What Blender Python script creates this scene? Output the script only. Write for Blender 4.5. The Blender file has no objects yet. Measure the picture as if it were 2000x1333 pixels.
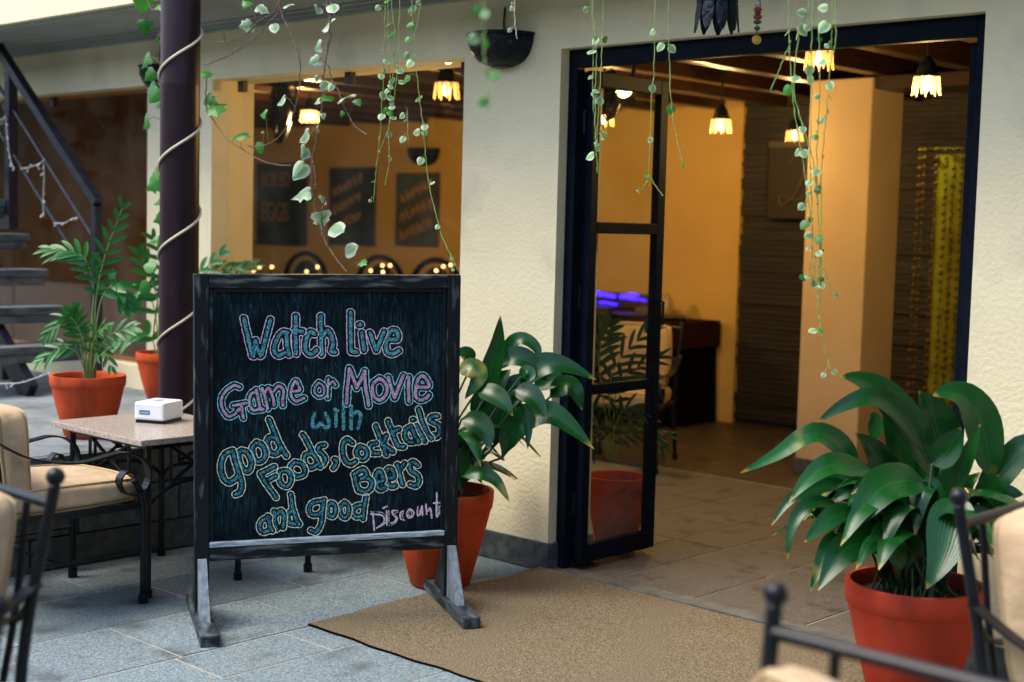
import bpy, bmesh, math, random
import numpy as np
from mathutils import Vector, Matrix

random.seed(7); np.random.seed(7)
R = math.radians
scene = bpy.context.scene
COL = scene.collection

# ------------------------------------------------------------------ camera
# world: +X runs along the cafe front, +Y into the building, Z up
PHI, PITCH, ROLL, FPX = R(46.8), R(4.64), R(1.45), 2778.0
CAM = Vector((4.041, -4.562, 1.5))
_cx = Vector((math.sin(PHI), math.cos(PHI), 0))            # camera right on the ground
_cy = Vector((-math.cos(PHI), math.sin(PHI), 0))           # camera forward on the ground
_f = _cy * math.cos(PITCH) - Vector((0, 0, 1)) * math.sin(PITCH)
_u0 = _cx.cross(_f)
_r = _cx * math.cos(ROLL) + _u0 * math.sin(ROLL)
_u = -_cx * math.sin(ROLL) + _u0 * math.cos(ROLL)
cam_d = bpy.data.cameras.new('camera'); cam = bpy.data.objects.new('camera', cam_d); COL.objects.link(cam)
M = Matrix((_r, _u, -_f)).transposed().to_4x4(); M.translation = CAM
cam.matrix_world = M
cam_d.sensor_width = 36; cam_d.lens = 50; cam_d.clip_end = 300; cam_d.clip_start = 0.05
cam_d.dof.use_dof = True; cam_d.dof.focus_distance = 5.25; cam_d.dof.aperture_fstop = 2.0
scene.camera = cam

# ------------------------------------------------------------------ world and sun
w = bpy.data.worlds.new('World'); scene.world = w; w.use_nodes = True
nt = w.node_tree; sky = nt.nodes.new('ShaderNodeTexSky'); sky.sky_type = 'NISHITA'; sky.sun_disc = False
SUN_AZ, SUN_EL = R(215), R(58)          # compass direction the light comes from (x=sin, y=cos)
sky.sun_elevation = SUN_EL; sky.sun_rotation = SUN_AZ; sky.air_density = 1.0; sky.dust_density = 2.2; sky.ozone_density = 1.0
nt.links.new(sky.outputs[0], nt.nodes['Background'].inputs[0]); nt.nodes['Background'].inputs[1].default_value = 0.15
sun_d = bpy.data.lights.new('sun', 'SUN'); sun_d.energy = 1.25; sun_d.angle = R(35); sun_d.color = (1, .92, .78)
sun = bpy.data.objects.new('sun', sun_d); COL.objects.link(sun)
_sd = Vector((math.sin(SUN_AZ) * math.cos(SUN_EL), math.cos(SUN_AZ) * math.cos(SUN_EL), math.sin(SUN_EL)))
sun.rotation_euler = _sd.to_track_quat('Z', 'Y').to_euler()
vs = scene.view_settings; vs.view_transform = 'Standard'; vs.look = 'None'; vs.gamma = 1.0; vs.exposure = 1.58
scene.cycles.use_denoising = True; scene.cycles.max_bounces = 8; scene.cycles.transparent_max_bounces = 24
scene.cycles.sample_clamp_indirect = 6.0; scene.cycles.caustics_reflective = False; scene.cycles.caustics_refractive = False

# ------------------------------------------------------------------ pixel helpers (photo pixels -> real points)
def ray(px, py): return (_f + _r * ((px - 1000) / FPX) + _u * ((666.5 - py) / FPX))
def on_plane(px, py, p0, n):
    d = ray(px, py); p0 = Vector(p0); n = Vector(n)
    return CAM + d * ((p0 - CAM).dot(n) / d.dot(n))
def on_w(px, py, wv): return on_plane(px, py, (0, wv, 0), (0, 1, 0))
def on_z(px, py, z): return on_plane(px, py, (0, 0, z), (0, 0, 1))
def at(px, py, depth):
    d = ray(px, py); return CAM + d * (depth / d.dot(_cy))

# ------------------------------------------------------------------ materials
MATS = {}
def nodes(m): return m.node_tree.nodes, m.node_tree.links
def base_mat(name):
    m = bpy.data.materials.new(name); m.use_nodes = True; MATS[name] = m
    return m, m.node_tree.nodes['Principled BSDF']
def pm(name, col, rough=.6, col2=None, scale=8., detail=6., bump=0., bscale=None, bdist=.01, metal=0., spec=.5,
       stretch=(1, 1, 1), lo=.35, hi=.7, rand=0., coat=0., sss=None, rvar=0., bdetail=8., col3=None, scale3=1.5, lo3=.5, hi3=.7):
    m, b = base_mat(name); n, l = nodes(m)
    b.inputs['Roughness'].default_value = rough; b.inputs['Metallic'].default_value = metal
    b.inputs['Specular IOR Level'].default_value = spec; b.inputs['Coat Weight'].default_value = coat
    tc = n.new('ShaderNodeTexCoord'); mp = n.new('ShaderNodeMapping'); mp.inputs['Scale'].default_value = stretch
    l.new(tc.outputs['Object'], mp.inputs[0])
    b.inputs['Base Color'].default_value = (*col, 1)
    out = None
    if col2:
        t = n.new('ShaderNodeTexNoise'); t.inputs['Scale'].default_value = scale; t.inputs['Detail'].default_value = detail
        l.new(mp.outputs[0], t.inputs[0])
        r = n.new('ShaderNodeValToRGB'); r.color_ramp.elements[0].position = lo; r.color_ramp.elements[1].position = hi
        r.color_ramp.elements[0].color = (*col, 1); r.color_ramp.elements[1].color = (*col2, 1)
        l.new(t.outputs[0], r.inputs[0]); out = r.outputs[0]
        if rvar:
            mr = n.new('ShaderNodeMapRange'); mr.inputs[3].default_value = rough - rvar; mr.inputs[4].default_value = rough + rvar
            l.new(t.outputs[0], mr.inputs[0]); l.new(mr.outputs[0], b.inputs['Roughness'])
    if col3:
        t = n.new('ShaderNodeTexNoise'); t.inputs['Scale'].default_value = scale3; t.inputs['Detail'].default_value = 5
        l.new(mp.outputs[0], t.inputs[0])
        r = n.new('ShaderNodeMapRange'); r.inputs[1].default_value = lo3; r.inputs[2].default_value = hi3
        l.new(t.outputs[0], r.inputs[0])
        mx = n.new('ShaderNodeMix'); mx.data_type = 'RGBA'; l.new(r.outputs[0], mx.inputs[0])
        if out: l.new(out, mx.inputs[6])
        else: mx.inputs[6].default_value = (*col, 1)
        mx.inputs[7].default_value = (*col3, 1); out = mx.outputs[2]
    if rand:
        oi = n.new('ShaderNodeObjectInfo'); hs = n.new('ShaderNodeHueSaturation')
        mr = n.new('ShaderNodeMapRange'); mr.inputs[3].default_value = 1 - rand; mr.inputs[4].default_value = 1 + rand
        l.new(oi.outputs['Random'], mr.inputs[0]); l.new(mr.outputs[0], hs.inputs['Value'])
        if out: l.new(out, hs.inputs['Color'])
        else: hs.inputs['Color'].default_value = (*col, 1)
        out = hs.outputs[0]
    if out: l.new(out, b.inputs['Base Color'])
    if bump:
        t = n.new('ShaderNodeTexNoise'); t.inputs['Scale'].default_value = bscale or scale; t.inputs['Detail'].default_value = bdetail
        l.new(mp.outputs[0], t.inputs[0])
        bp = n.new('ShaderNodeBump'); bp.inputs['Strength'].default_value = bump; bp.inputs['Distance'].default_value = bdist
        l.new(t.outputs[0], bp.inputs['Height']); l.new(bp.outputs[0], b.inputs['Normal'])
    return m
def emit(name, col, s):
    m, b = base_mat(name); b.inputs['Base Color'].default_value = (*col, 1)
    b.inputs['Emission Color'].default_value = (*col, 1); b.inputs['Emission Strength'].default_value = s
    return m
def glass_mat(name, tint=(1, 1, 1), ior=1.5, haze_dirt=.0):
    m = bpy.data.materials.new(name); m.use_nodes = True; MATS[name] = m; n, l = nodes(m)
    n.remove(n['Principled BSDF']); o = n['Material Output']
    tr = n.new('ShaderNodeBsdfTransparent'); tr.inputs[0].default_value = (*tint, 1)
    gl = n.new('ShaderNodeBsdfGlossy'); gl.inputs['Roughness'].default_value = .02
    lw = n.new('ShaderNodeLayerWeight'); lw.inputs[0].default_value = .5
    pw = n.new('ShaderNodeMath'); pw.operation = 'POWER'; l.new(lw.outputs['Facing'], pw.inputs[0]); pw.inputs[1].default_value = 5
    fr = n.new('ShaderNodeMapRange'); l.new(pw.outputs[0], fr.inputs[0]); fr.inputs[3].default_value = .5 * ((ior - 1) / (ior + 1)) ** 2 * 2.2; fr.inputs[4].default_value = 1.
    mx = n.new('ShaderNodeMixShader'); l.new(fr.outputs[0], mx.inputs[0]); l.new(tr.outputs[0], mx.inputs[1]); l.new(gl.outputs[0], mx.inputs[2])
    last = mx.outputs[0]
    if haze_dirt:  # pale blotchy film: dirt plus haze and milky reflection painted on the glass
        df = n.new('ShaderNodeBsdfDiffuse'); df.inputs[0].default_value = (.6, .58, .5, 1)
        tc = n.new('ShaderNodeTexCoord'); t = n.new('ShaderNodeTexNoise'); t.inputs['Scale'].default_value = 3.5; t.inputs['Detail'].default_value = 9
        l.new(tc.outputs['Object'], t.inputs[0]); mr = n.new('ShaderNodeMapRange'); mr.inputs[1].default_value = .42; mr.inputs[2].default_value = .8
        mr.inputs[3].default_value = .0; mr.inputs[4].default_value = haze_dirt; l.new(t.outputs[0], mr.inputs[0])
        m2 = n.new('ShaderNodeMixShader'); l.new(mr.outputs[0], m2.inputs[0]); l.new(last, m2.inputs[1]); l.new(df.outputs[0], m2.inputs[2]); last = m2.outputs[0]
    l.new(last, o.inputs[0]); return m

PLASTER = pm('cream_plaster', (.77, .685, .45), .88, (.69, .61, .39), 2.2, bump=.34, bscale=60, bdist=.012, lo=.4, hi=.8, col3=(.50, .46, .34), scale3=2.6, lo3=.56, hi3=.82)
SOFFIT = pm('grey_soffit', (.30, .33, .31), .85, (.25, .27, .26), 4, bump=.2, bscale=40)
PLINTH = pm('plinth_stone', (.035, .042, .045), .75, (.09, .10, .10), 22, bump=.5, bscale=30, bdist=.008)
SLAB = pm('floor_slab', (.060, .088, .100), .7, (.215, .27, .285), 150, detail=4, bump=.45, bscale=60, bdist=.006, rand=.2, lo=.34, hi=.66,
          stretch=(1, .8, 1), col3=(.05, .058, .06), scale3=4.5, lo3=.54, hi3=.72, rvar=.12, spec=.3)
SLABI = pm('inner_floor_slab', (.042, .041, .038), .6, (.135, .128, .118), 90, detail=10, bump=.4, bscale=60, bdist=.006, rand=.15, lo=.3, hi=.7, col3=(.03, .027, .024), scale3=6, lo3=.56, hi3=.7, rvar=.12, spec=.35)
MORTAR = pm('mortar', (.34, .32, .27), .9, (.24, .23, .20), 30, bump=.3, bscale=80)
CEMENT = pm('cement', (.12, .14, .148), .8, (.21, .235, .245), 7, detail=9, bump=.25, bscale=40, col3=(.09, .1, .1), scale3=3.2, lo3=.58, hi3=.68)
LEDGE = pm('ledge_block', (.06, .075, .075), .8, (.12, .14, .135), 26, detail=9, bump=.5, bscale=35, bdist=.008, rand=.15)
MAT = pm('coir_mat', (.082, .062, .037), .95, (.245, .20, .132), 185, detail=4, bump=.9, bscale=200, bdist=.008, lo=.36, hi=.64, spec=.1, col3=(.15, .11, .065), scale3=3.0, lo3=.6, hi3=.85)
IRON = pm('black_iron', (.003, .0045, .007), .36, (.006, .008, .012), 30, bump=.15, bscale=90, bdist=.003, spec=.28)
NAVY = pm('navy_steel', (.0025, .005, .010), .55, (.005, .009, .016), 12, bump=.1, bscale=60, bdist=.003, spec=.06)
RAILM = pm('rail_steel', (.008, .009, .018), .45, (.03, .03, .042), 18, lo=.5, hi=.85, spec=.35)
WORN = pm('worn_black_wood', (.005, .008, .011), .5, (.12, .15, .145), 9, detail=8, lo=.60, hi=.80, stretch=(1, 1, 1), bump=.25, bscale=50, bdist=.003, spec=.22)
WORNH = pm('worn_black_rail', (.005, .009, .012), .5, (.17, .20, .18), 7, detail=9, lo=.50, hi=.75, stretch=(1, 5, 6), bump=.25, bscale=30, bdist=.003, spec=.22)
WORNV = pm('worn_black_post', (.004, .0075, .010), .5, (.15, .18, .16), 7, detail=9, lo=.56, hi=.80, stretch=(6, 5, 1), bump=.25, bscale=30, bdist=.003, spec=.22)
FOOTW = pm('scuffed_foot_wood', (.012, .018, .022), .55, (.13, .165, .18), 6, detail=9, lo=.42, hi=.75, stretch=(4, 1, 4), bump=.25, bscale=30, bdist=.003, spec=.22)
GREYW = pm('grey_scuffed_wood', (.10, .13, .16), .6, (.24, .28, .33), 9, detail=8, stretch=(6, 6, 1.2))
LEDGEW = pm('chalky_ledge', (.12, .16, .19), .7, (.52, .60, .64), 10, detail=9, stretch=(1.5, 8, 14), lo=.3, hi=.65)
CUSH = pm('tan_canvas', (.40, .285, .165), .92, (.48, .35, .21), 14, bump=.40, bscale=11, bdist=.028, bdetail=7, col3=(.34, .235, .13), scale3=5, lo3=.55, hi3=.8)
PIPING = pm('tan_piping', (.42, .30, .15), .9)
GRANITE = pm('speckled_granite', (.24, .19, .15), .25, (.46, .41, .35), 170, detail=4, lo=.38, hi=.62, col3=(.16, .12, .10), scale3=230, lo3=.60, hi3=.66)
WHITEP = pm('white_plastic', (.76, .80, .83), .3, (.70, .75, .79), 6)
BLUEL = pm('blue_label', (.03, .12, .24), .5)
TERRA = pm('terracotta', (.50, .058, .012), .75, (.60, .085, .018), 6, detail=8, spec=.25, bump=.25, bscale=45, bdist=.005, col3=(.28, .04, .012), scale3=6.5, lo3=.52, hi3=.70, stretch=(1, 1, .4))
TERRAR = pm('red_terracotta', (.38, .035, .014), .78, (.46, .05, .018), 6, detail=8, spec=.25, bump=.25, bscale=45, bdist=.005, col3=(.22, .028, .014), scale3=6, lo3=.52, hi3=.74, stretch=(1, 1, .4))
SOIL = pm('potting_soil', (.018, .013, .010), .95, (.05, .04, .03), 60, bump=.9, bscale=70, bdist=.02)
POLEM = pm('dark_pole_paint', (.016, .008, .012), .40, (.026, .014, .018), 6, detail=8, stretch=(3, 3, .6), spec=.22, bump=.08, bscale=40, col3=(.06, .03, .02), scale3=2.2, lo3=.72, hi3=.9)
ROPE = pm('cream_cable', (.60, .54, .40), .6)
TREAD = pm('grey_tread', (.035, .044, .05), .75, (.15, .17, .175), 9, detail=9, stretch=(3, .8, 3), bump=.35, bscale=40)
STEM = pm('vine_stem', (.07, .035, .03), .6, (.10, .07, .04), 20)
STEMG = pm('green_stem', (.14, .24, .05), .55, (.20, .30, .08), 20)
STEMP = pm('dark_petiole', (.012, .05, .018), .5)
CANE = pm('palm_cane', (.10, .17, .05), .5, (.22, .16, .06), 12)
BOARD = None
ORANGE = pm('ochre_wall', (.62, .41, .13), .85, (.56, .36, .11), 2.5, bump=.2, bscale=30)
BROWN = pm('brown_blind', (.32, .215, .12), .8, (.26, .17, .092), .7, stretch=(1, 1, .8))
BEIGE = pm('beige_column', (.58, .44, .27), .85, (.52, .39, .23), 3, bump=.2, bscale=30)
WOOD = pm('dark_beam_wood', (.018, .008, .004), .33, (.035, .015, .007), 7, stretch=(8, .7, 8), detail=8, bump=.1)
SLATE = pm('stacked_slate', (.008, .007, .006), .42, (.024, .019, .015), 18, stretch=(1, 1, 4), bump=.5, bscale=30, rand=.35)
CURTAIN = pm('yellow_green_curtain', (.34, .34, .02), .8, (.20, .20, .012), 9)
BLACKC = pm('black_cloth', (.0022, .0022, .003), .95, spec=.04)
REDC = pm('dark_red_cloth', (.022, .006, .005), .85, spec=.1)
POSTER = pm('black_poster', (.02, .024, .026), .7, (.035, .042, .044), 8)
POSTER2 = pm('faded_poster', (.055, .065, .055), .7, (.08, .085, .065), 8)
CHALKO = pm('orange_chalk', (.36, .20, .12), .9)
BRASS = pm('dark_brass', (.05, .035, .02), .45, (.09, .06, .03), 40, metal=.7, bump=.5, bscale=60)
LANT = pm('black_carved_metal', (.004, .007, .011), .35, (.012, .018, .028), 45, metal=0., spec=.16, bump=.9, bscale=55, bdist=.01)
WHITEC = pm('clear_wire', (.45, .45, .42), .5)
BEAD = pm('amber_bead', (.16, .09, .025), .35, metal=.2)
GREYB = pm('grey_bulb', (.45, .48, .5), .4)
BULB = emit('warm_bulb', (1., .76, .46), 11)
REFL_GLOW = emit('reflected_bulb_glow', (1., .56, .20), 2.2)
BLUE_GLOW = emit('blue_highlight', (.03, .01, 1.), 2.2)
GLASS = glass_mat('window_glass', (.95, .95, .92), 1.5, .03)
GLASSB = glass_mat('bronze_glass', (.80, .68, .52), 1.5, .06)
GLASSD = glass_mat('door_glass', (.93, .95, .93), 1.45, .05)
PEARL = None

def petal_mat():
    m = bpy.data.materials.new('lamp_petal'); m.use_nodes = True; n, l = nodes(m); n.remove(n['Principled BSDF'])
    tr = n.new('ShaderNodeBsdfTranslucent'); tr.inputs[0].default_value = (.50, .31, .15, 1)
    df = n.new('ShaderNodeBsdfDiffuse'); df.inputs[0].default_value = (.22, .12, .05, 1)
    mx = n.new('ShaderNodeMixShader'); mx.inputs[0].default_value = .68
    l.new(tr.outputs[0], mx.inputs[1]); l.new(df.outputs[0], mx.inputs[2]); l.new(mx.outputs[0], n['Material Output'].inputs[0]); return m
PETAL = petal_mat()

def leaf_mat(name, c1, c2, rough, edge=None, stripes=0., tip=None, patch=None, rand=.2, trans=.25):
    """leaf blades: UV x across (0..1), y along"""
    m, b = base_mat(name); n, l = nodes(m); b.inputs['Roughness'].default_value = rough; b.inputs['Specular IOR Level'].default_value = .38
    uv = n.new('ShaderNodeUVMap'); sp = n.new('ShaderNodeSeparateXYZ'); l.new(uv.outputs[0], sp.inputs[0])
    tc = n.new('ShaderNodeTexCoord'); oi = n.new('ShaderNodeObjectInfo')
    ns = n.new('ShaderNodeTexNoise'); ns.inputs['Scale'].default_value = 9; ns.inputs['Detail'].default_value = 5; l.new(tc.outputs['Object'], ns.inputs[0])
    mx = n.new('ShaderNodeMix'); mx.data_type = 'RGBA'; mx.inputs[6].default_value = (*c1, 1); mx.inputs[7].default_value = (*c2, 1)
    l.new(ns.outputs[0], mx.inputs[0]); c = mx.outputs[2]
    def mixin(fac, col, c):
        k = n.new('ShaderNodeMix'); k.data_type = 'RGBA'; l.new(fac, k.inputs[0]); l.new(c, k.inputs[6]); k.inputs[7].default_value = (*col, 1); return k.outputs[2]
    def mth(op, a, bb):
        k = n.new('ShaderNodeMath'); k.operation = op
        for i, v in enumerate((a, bb)):
            if isinstance(v, (int, float)): k.inputs[i].default_value = v
            else: l.new(v, k.inputs[i])
        return k.outputs[0]
    def rng(v, a, bb, to=1.):
        k = n.new('ShaderNodeMapRange'); k.inputs[1].default_value = a; k.inputs[2].default_value = bb; k.inputs[4].default_value = to; l.new(v, k.inputs[0]); return k.outputs[0]
    if stripes:
        s = mth('SINE', mth('MULTIPLY', sp.outputs[0], 75.), 0.)
        c = mixin(rng(s, .2, 1., stripes), tuple(min(1, x * 1.9 + .01) for x in c2), c)
    ax = mth('ABSOLUTE', mth('SUBTRACT', sp.outputs[0], .5), 0.)
    if stripes: c = mixin(rng(ax, .024, .010, .35), tuple(min(1, x * 2.2 + .006) for x in c2), c)
    if edge:
        n2 = n.new('ShaderNodeTexNoise'); n2.inputs['Scale'].default_value = 40; l.new(tc.outputs['Object'], n2.inputs[0])
        c = mixin(rng(mth('ADD', ax, mth('MULTIPLY', mth('SUBTRACT', n2.outputs[0], .5), .5)), .22, .42, .85), edge, c)
    if patch:
        n3 = n.new('ShaderNodeTexNoise'); n3.inputs['Scale'].default_value = 6; l.new(tc.outputs['Object'], n3.inputs[0])
        c = mixin(rng(mth('MULTIPLY', rng(n3.outputs[0], .60, .68), rng(oi.outputs['Random'], .45, .6)), 0, 1, .75), patch, c)
    if tip: c = mixin(rng(mth('ADD', sp.outputs[1], mth('MULTIPLY', ns.outputs[0], .1)), .99, 1.05, .9), tip, c)
    hs = n.new('ShaderNodeHueSaturation'); mr = n.new('ShaderNodeMapRange'); mr.inputs[3].default_value = 1 - rand; mr.inputs[4].default_value = 1 + rand
    l.new(oi.outputs['Random'], mr.inputs[0]); l.new(mr.outputs[0], hs.inputs['Value']); l.new(c, hs.inputs['Color'])
    l.new(hs.outputs[0], b.inputs['Base Color'])
    if stripes:
        bp = n.new('ShaderNodeBump'); bp.inputs['Strength'].default_value = .09; bp.inputs['Distance'].default_value = .003
        l.new(mth('ADD', mth('SINE', mth('MULTIPLY', sp.outputs[0], 75.), 0.), mth('MULTIPLY', ns.outputs[0], 5.)), bp.inputs['Height']); l.new(bp.outputs[0], b.inputs['Normal'])
    if trans:
        t = n.new('ShaderNodeBsdfTranslucent'); l.new(hs.outputs[0], t.inputs[0]); ms = n.new('ShaderNodeMixShader'); ms.inputs[0].default_value = trans
        l.new(b.outputs[0], ms.inputs[1]); l.new(t.outputs[0], ms.inputs[2]); l.new(ms.outputs[0], n['Material Output'].inputs[0])
    return m
ASPI = leaf_mat('aspidistra_leaf', (.0032, .038, .007), (.0065, .074, .010), .22, stripes=.14, tip=(.45, .30, .05), patch=(.20, .18, .03), rand=.35, trans=.12)
IVY = leaf_mat('ivy_leaf', (.02, .14, .018), (.05, .23, .025), .4, rand=.25, trans=.3)
IVYV = leaf_mat('variegated_ivy_leaf', (.12, .27, .13), (.24, .38, .22), .45, edge=(.58, .66, .50), rand=.18, trans=.25)
HEART = leaf_mat('heart_leaf', (.09, .24, .09), (.17, .33, .15), .5, edge=(.48, .60, .38), rand=.2, trans=.25)
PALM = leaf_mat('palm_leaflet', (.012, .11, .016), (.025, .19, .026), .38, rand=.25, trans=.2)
PALMD = leaf_mat('shaded_palm_leaflet', (.008, .04, .01), (.016, .065, .016), .45, rand=.25, trans=.2)  # darker copy of the palm green, indoor shade put into the colour

# ------------------------------------------------------------------ mesh helpers
class MB:
    def __init__(s): s.v = []; s.f = []; s.uv = []
    def add(s, vs, fs):
        k = len(s.v); s.v += [tuple(x) for x in vs]; s.f += [tuple(i + k for i in f) for f in fs]; return s
    def box(s, x0, x1, y0, y1, z0, z1, bev=0.):
        if x0 > x1: x0, x1 = x1, x0
        if y0 > y1: y0, y1 = y1, y0
        if z0 > z1: z0, z1 = z1, z0
        bm = bmesh.new(); bmesh.ops.create_cube(bm, size=1)
        for v in bm.verts: v.co = Vector(((x0 + x1) / 2 + v.co.x * (x1 - x0), (y0 + y1) / 2 + v.co.y * (y1 - y0), (z0 + z1) / 2 + v.co.z * (z1 - z0)))
        if bev: bmesh.ops.bevel(bm, geom=bm.edges[:], offset=min(bev, .45 * min(x1 - x0, y1 - y0, z1 - z0)), segments=2, affect='EDGES', profile=.6)
        s.bm(bm); return s
    def bm(s, bm):
        bm.verts.index_update(); s.add([v.co[:] for v in bm.verts], [[v.index for v in f.verts] for f in bm.faces]); bm.free()
    def tube(s, pts, r, n=8, cap=True, flat=None, closed=False):
        """round tube along points; r number or list; flat=(width,thick,up) makes a strap"""
        P = [Vector(p) for p in pts]; k = len(P); rs = r if isinstance(r, (list, tuple)) else [r] * k
        T = []
        for i in range(k):
            a = P[(i - 1) % k] if (closed or i > 0) else P[i]; b = P[(i + 1) % k] if (closed or i < k - 1) else P[i]
            T.append((b - a).normalized())
        nrm = Vector((0, 0, 1)) if abs(T[0].z) < .9 else Vector((1, 0, 0))
        if flat: nrm = Vector(flat)
        vs, fs = [], []
        for i in range(k):
            if not flat: nrm = nrm - T[i] * nrm.dot(T[i])
            else: nrm = Vector(flat) - T[i] * Vector(flat).dot(T[i])
            nrm.normalize(); bi = T[i].cross(nrm)
            for j in range(n):
                a = 2 * math.pi * j / n; vs.append(P[i] + (nrm * math.cos(a) + bi * math.sin(a)) * rs[i])
        m = k if closed else k - 1
        for i in range(m):
            for j in range(n):
                a = i * n + j; b = i * n + (j + 1) % n; c = ((i + 1) % k) * n + (j + 1) % n; d = ((i + 1) % k) * n + j
                fs.append((a, b, c, d))
        if cap and not closed: fs.append(tuple(range(n - 1, -1, -1))); fs.append(tuple((k - 1) * n + j for j in range(n)))
        return s.add(vs, fs)
    def strap(s, pts, wdir, width, thick):
        P = [Vector(p) for p in pts]; k = len(P); wd = Vector(wdir).normalized(); vs, fs = [], []
        for i in range(k):
            T = (P[min(i + 1, k - 1)] - P[max(i - 1, 0)]).normalized(); nn = T.cross(wd).normalized()
            for a, b in ((-1, -1), (1, -1), (1, 1), (-1, 1)): vs.append(P[i] + wd * (a * width / 2) + nn * (b * thick / 2))
        for i in range(k - 1):
            for j in range(4): fs.append((i * 4 + j, i * 4 + (j + 1) % 4, (i + 1) * 4 + (j + 1) % 4, (i + 1) * 4 + j))
        fs += [(3, 2, 1, 0), tuple((k - 1) * 4 + j for j in range(4))]
        return s.add(vs, fs)
    def lathe(s, prof, c=(0, 0, 0), n=28, a0=0., a1=2 * math.pi, ripple=None):
        full = abs(a1 - a0 - 2 * math.pi) < 1e-4; m = n if full else n + 1; vs, fs = [], []
        for (r, z) in prof:
            for j in range(m):
                a = a0 + (a1 - a0) * j / n; rr = r * (1 + (ripple(a, z) if ripple else 0))
                vs.append((c[0] + rr * math.cos(a), c[1] + rr * math.sin(a), c[2] + z))
        for i in range(len(prof) - 1):
            for j in range(n):
                fs.append((i * m + j, i * m + (j + 1) % m, (i + 1) * m + (j + 1) % m, (i + 1) * m + j))
        return s.add(vs, fs)
    def ball(s, c, r, n=10, sz=1.):
        prof = [(max(1e-4, r * math.sin(math.pi * i / n)), -r * sz * math.cos(math.pi * i / n)) for i in range(n + 1)]
        return s.lathe(prof, c, max(8, n + 2))
    def beam(s, a, b, wx, wz, up=(0, 0, 1)):
        """rectangular bar from a to b"""
        a, b = Vector(a), Vector(b); T = (b - a).normalized(); u = Vector(up); sd = T.cross(u).normalized(); u = sd.cross(T).normalized()
        vs = [p + sd * (i * wx / 2) + u * (j * wz / 2) for p in (a, b) for i, j in ((-1, -1), (1, -1), (1, 1), (-1, 1))]
        return s.add(vs, [(3, 2, 1, 0), (4, 5, 6, 7), (0, 1, 5, 4), (1, 2, 6, 5), (2, 3, 7, 6), (3, 0, 4, 7)])
    def build(s, name, mat, parent=None, smooth=False, loc=None, fix=True):
        me = bpy.data.meshes.new(name); me.from_pydata([tuple(v) for v in s.v], [], s.f)
        if s.uv:
            ul = me.uv_layers.new(name='UVMap')
            for lp in me.loops: ul.data[lp.index].uv = s.uv[lp.vertex_index]
        me.validate()
        if fix:
            bm = bmesh.new(); bm.from_mesh(me); bmesh.ops.recalc_face_normals(bm, faces=bm.faces); bm.to_mesh(me); bm.free()
        me.materials.append(mat)
        if smooth:
            for p in me.polygons: p.use_smooth = True
        o = bpy.data.objects.new(name, me); COL.objects.link(o)
        if parent: o.parent = parent
        if loc is not None: o.location = loc
        return o
def smooth_by_angle(o, deg=40):
    bm = bmesh.new(); bm.from_mesh(o.data)
    for f in bm.faces: f.smooth = True
    for e in bm.edges: e.smooth = not (len(e.link_faces) == 2 and e.calc_face_angle(0) > R(deg))
    bm.to_mesh(o.data); bm.free(); return o
def tag(o, label=None, cat=None, group=None, kind=None):
    for k, v in (('label', label), ('category', cat), ('group', group), ('kind', kind)):
        if v: o[k] = v
    return o
def empty(name, loc=(0, 0, 0), rz=0., **k):
    o = bpy.data.objects.new(name, None); COL.objects.link(o); o.location = loc; o.rotation_euler = (0, 0, rz); o.empty_display_size = .1
    return tag(o, **k)
def copy_tree(o, parent=None):
    c = o.copy(); COL.objects.link(c); c.parent = parent
    for ch in list(o.children): copy_tree(ch, c)
    return c
def inst(src, name, parent, mtx, mat=None):
    o = bpy.data.objects.new(name, src); COL.objects.link(o); o.parent = parent; o.matrix_local = mtx
    return o
def catmull(P, n):
    P = [Vector(p) for p in P]; Q = [P[0] * 2 - P[1]] + P + [P[-1] * 2 - P[-2]]; out = []; m = len(P) - 1
    for i in range(n + 1):
        t = i / n * m; k = min(int(t), m - 1); t -= k; a, b, c, d = Q[k:k + 4]
        out.append(.5 * ((2 * b) + (c - a) * t + (2 * a - 5 * b + 4 * c - d) * t * t + (3 * b - a - 3 * c + d) * t ** 3))
    return out

# ================================================================== GROUND
ground = MB().box(-36, 12, -14, 9, -.30, -.03).build('ground', MORTAR); tag(ground, kind='structure', label='pale mortar bed under the paving')
pav = MB().box(-1.40, 7, -12, 2.6, -.029, -.0002).build('pavement', MORTAR); tag(pav, kind='structure', label='grey stone slab paving with pale mortar joints')
rows = [-1.395, -.96, -.49, -.02, .26, .70, 1.22, 1.68, 2.10, 2.62, 3.05, 3.55, 4.1]
rs = random.Random(11)
for i in range(len(rows) - 1):
    y = -5.2 - rs.random() * .6
    while y < 2.55:
        L = rs.choice((.46, .62, .78, .92)); y1 = min(y + L, 2.58); g = .0055
        if y < .04 < y1 - .02: y1 = .045
        if y1 - y > .06:
            z = .0022 + rs.uniform(-.0008, .0012)
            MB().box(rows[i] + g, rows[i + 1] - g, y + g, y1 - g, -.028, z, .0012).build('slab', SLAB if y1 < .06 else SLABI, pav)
        y = y1
lob = MB().box(-12, 9, 2.6, 9, -.029, 0.001).build('interior_floor', pm('brown_floor', (.038, .026, .017), .5, (.07, .048, .032), 7, bump=.2, bscale=25)); tag(lob, kind='structure', label='dim brown stone floor deep inside the cafe')
thr = MB().box(.0, 1.88, .0, .09, .0045, .016, .003).build('threshold', pm('dark_threshold', (.05, .058, .06), .6, (.10, .11, .11), 18)); tag(thr, kind='structure', label='narrow dark stone sill across the doorway')

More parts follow.
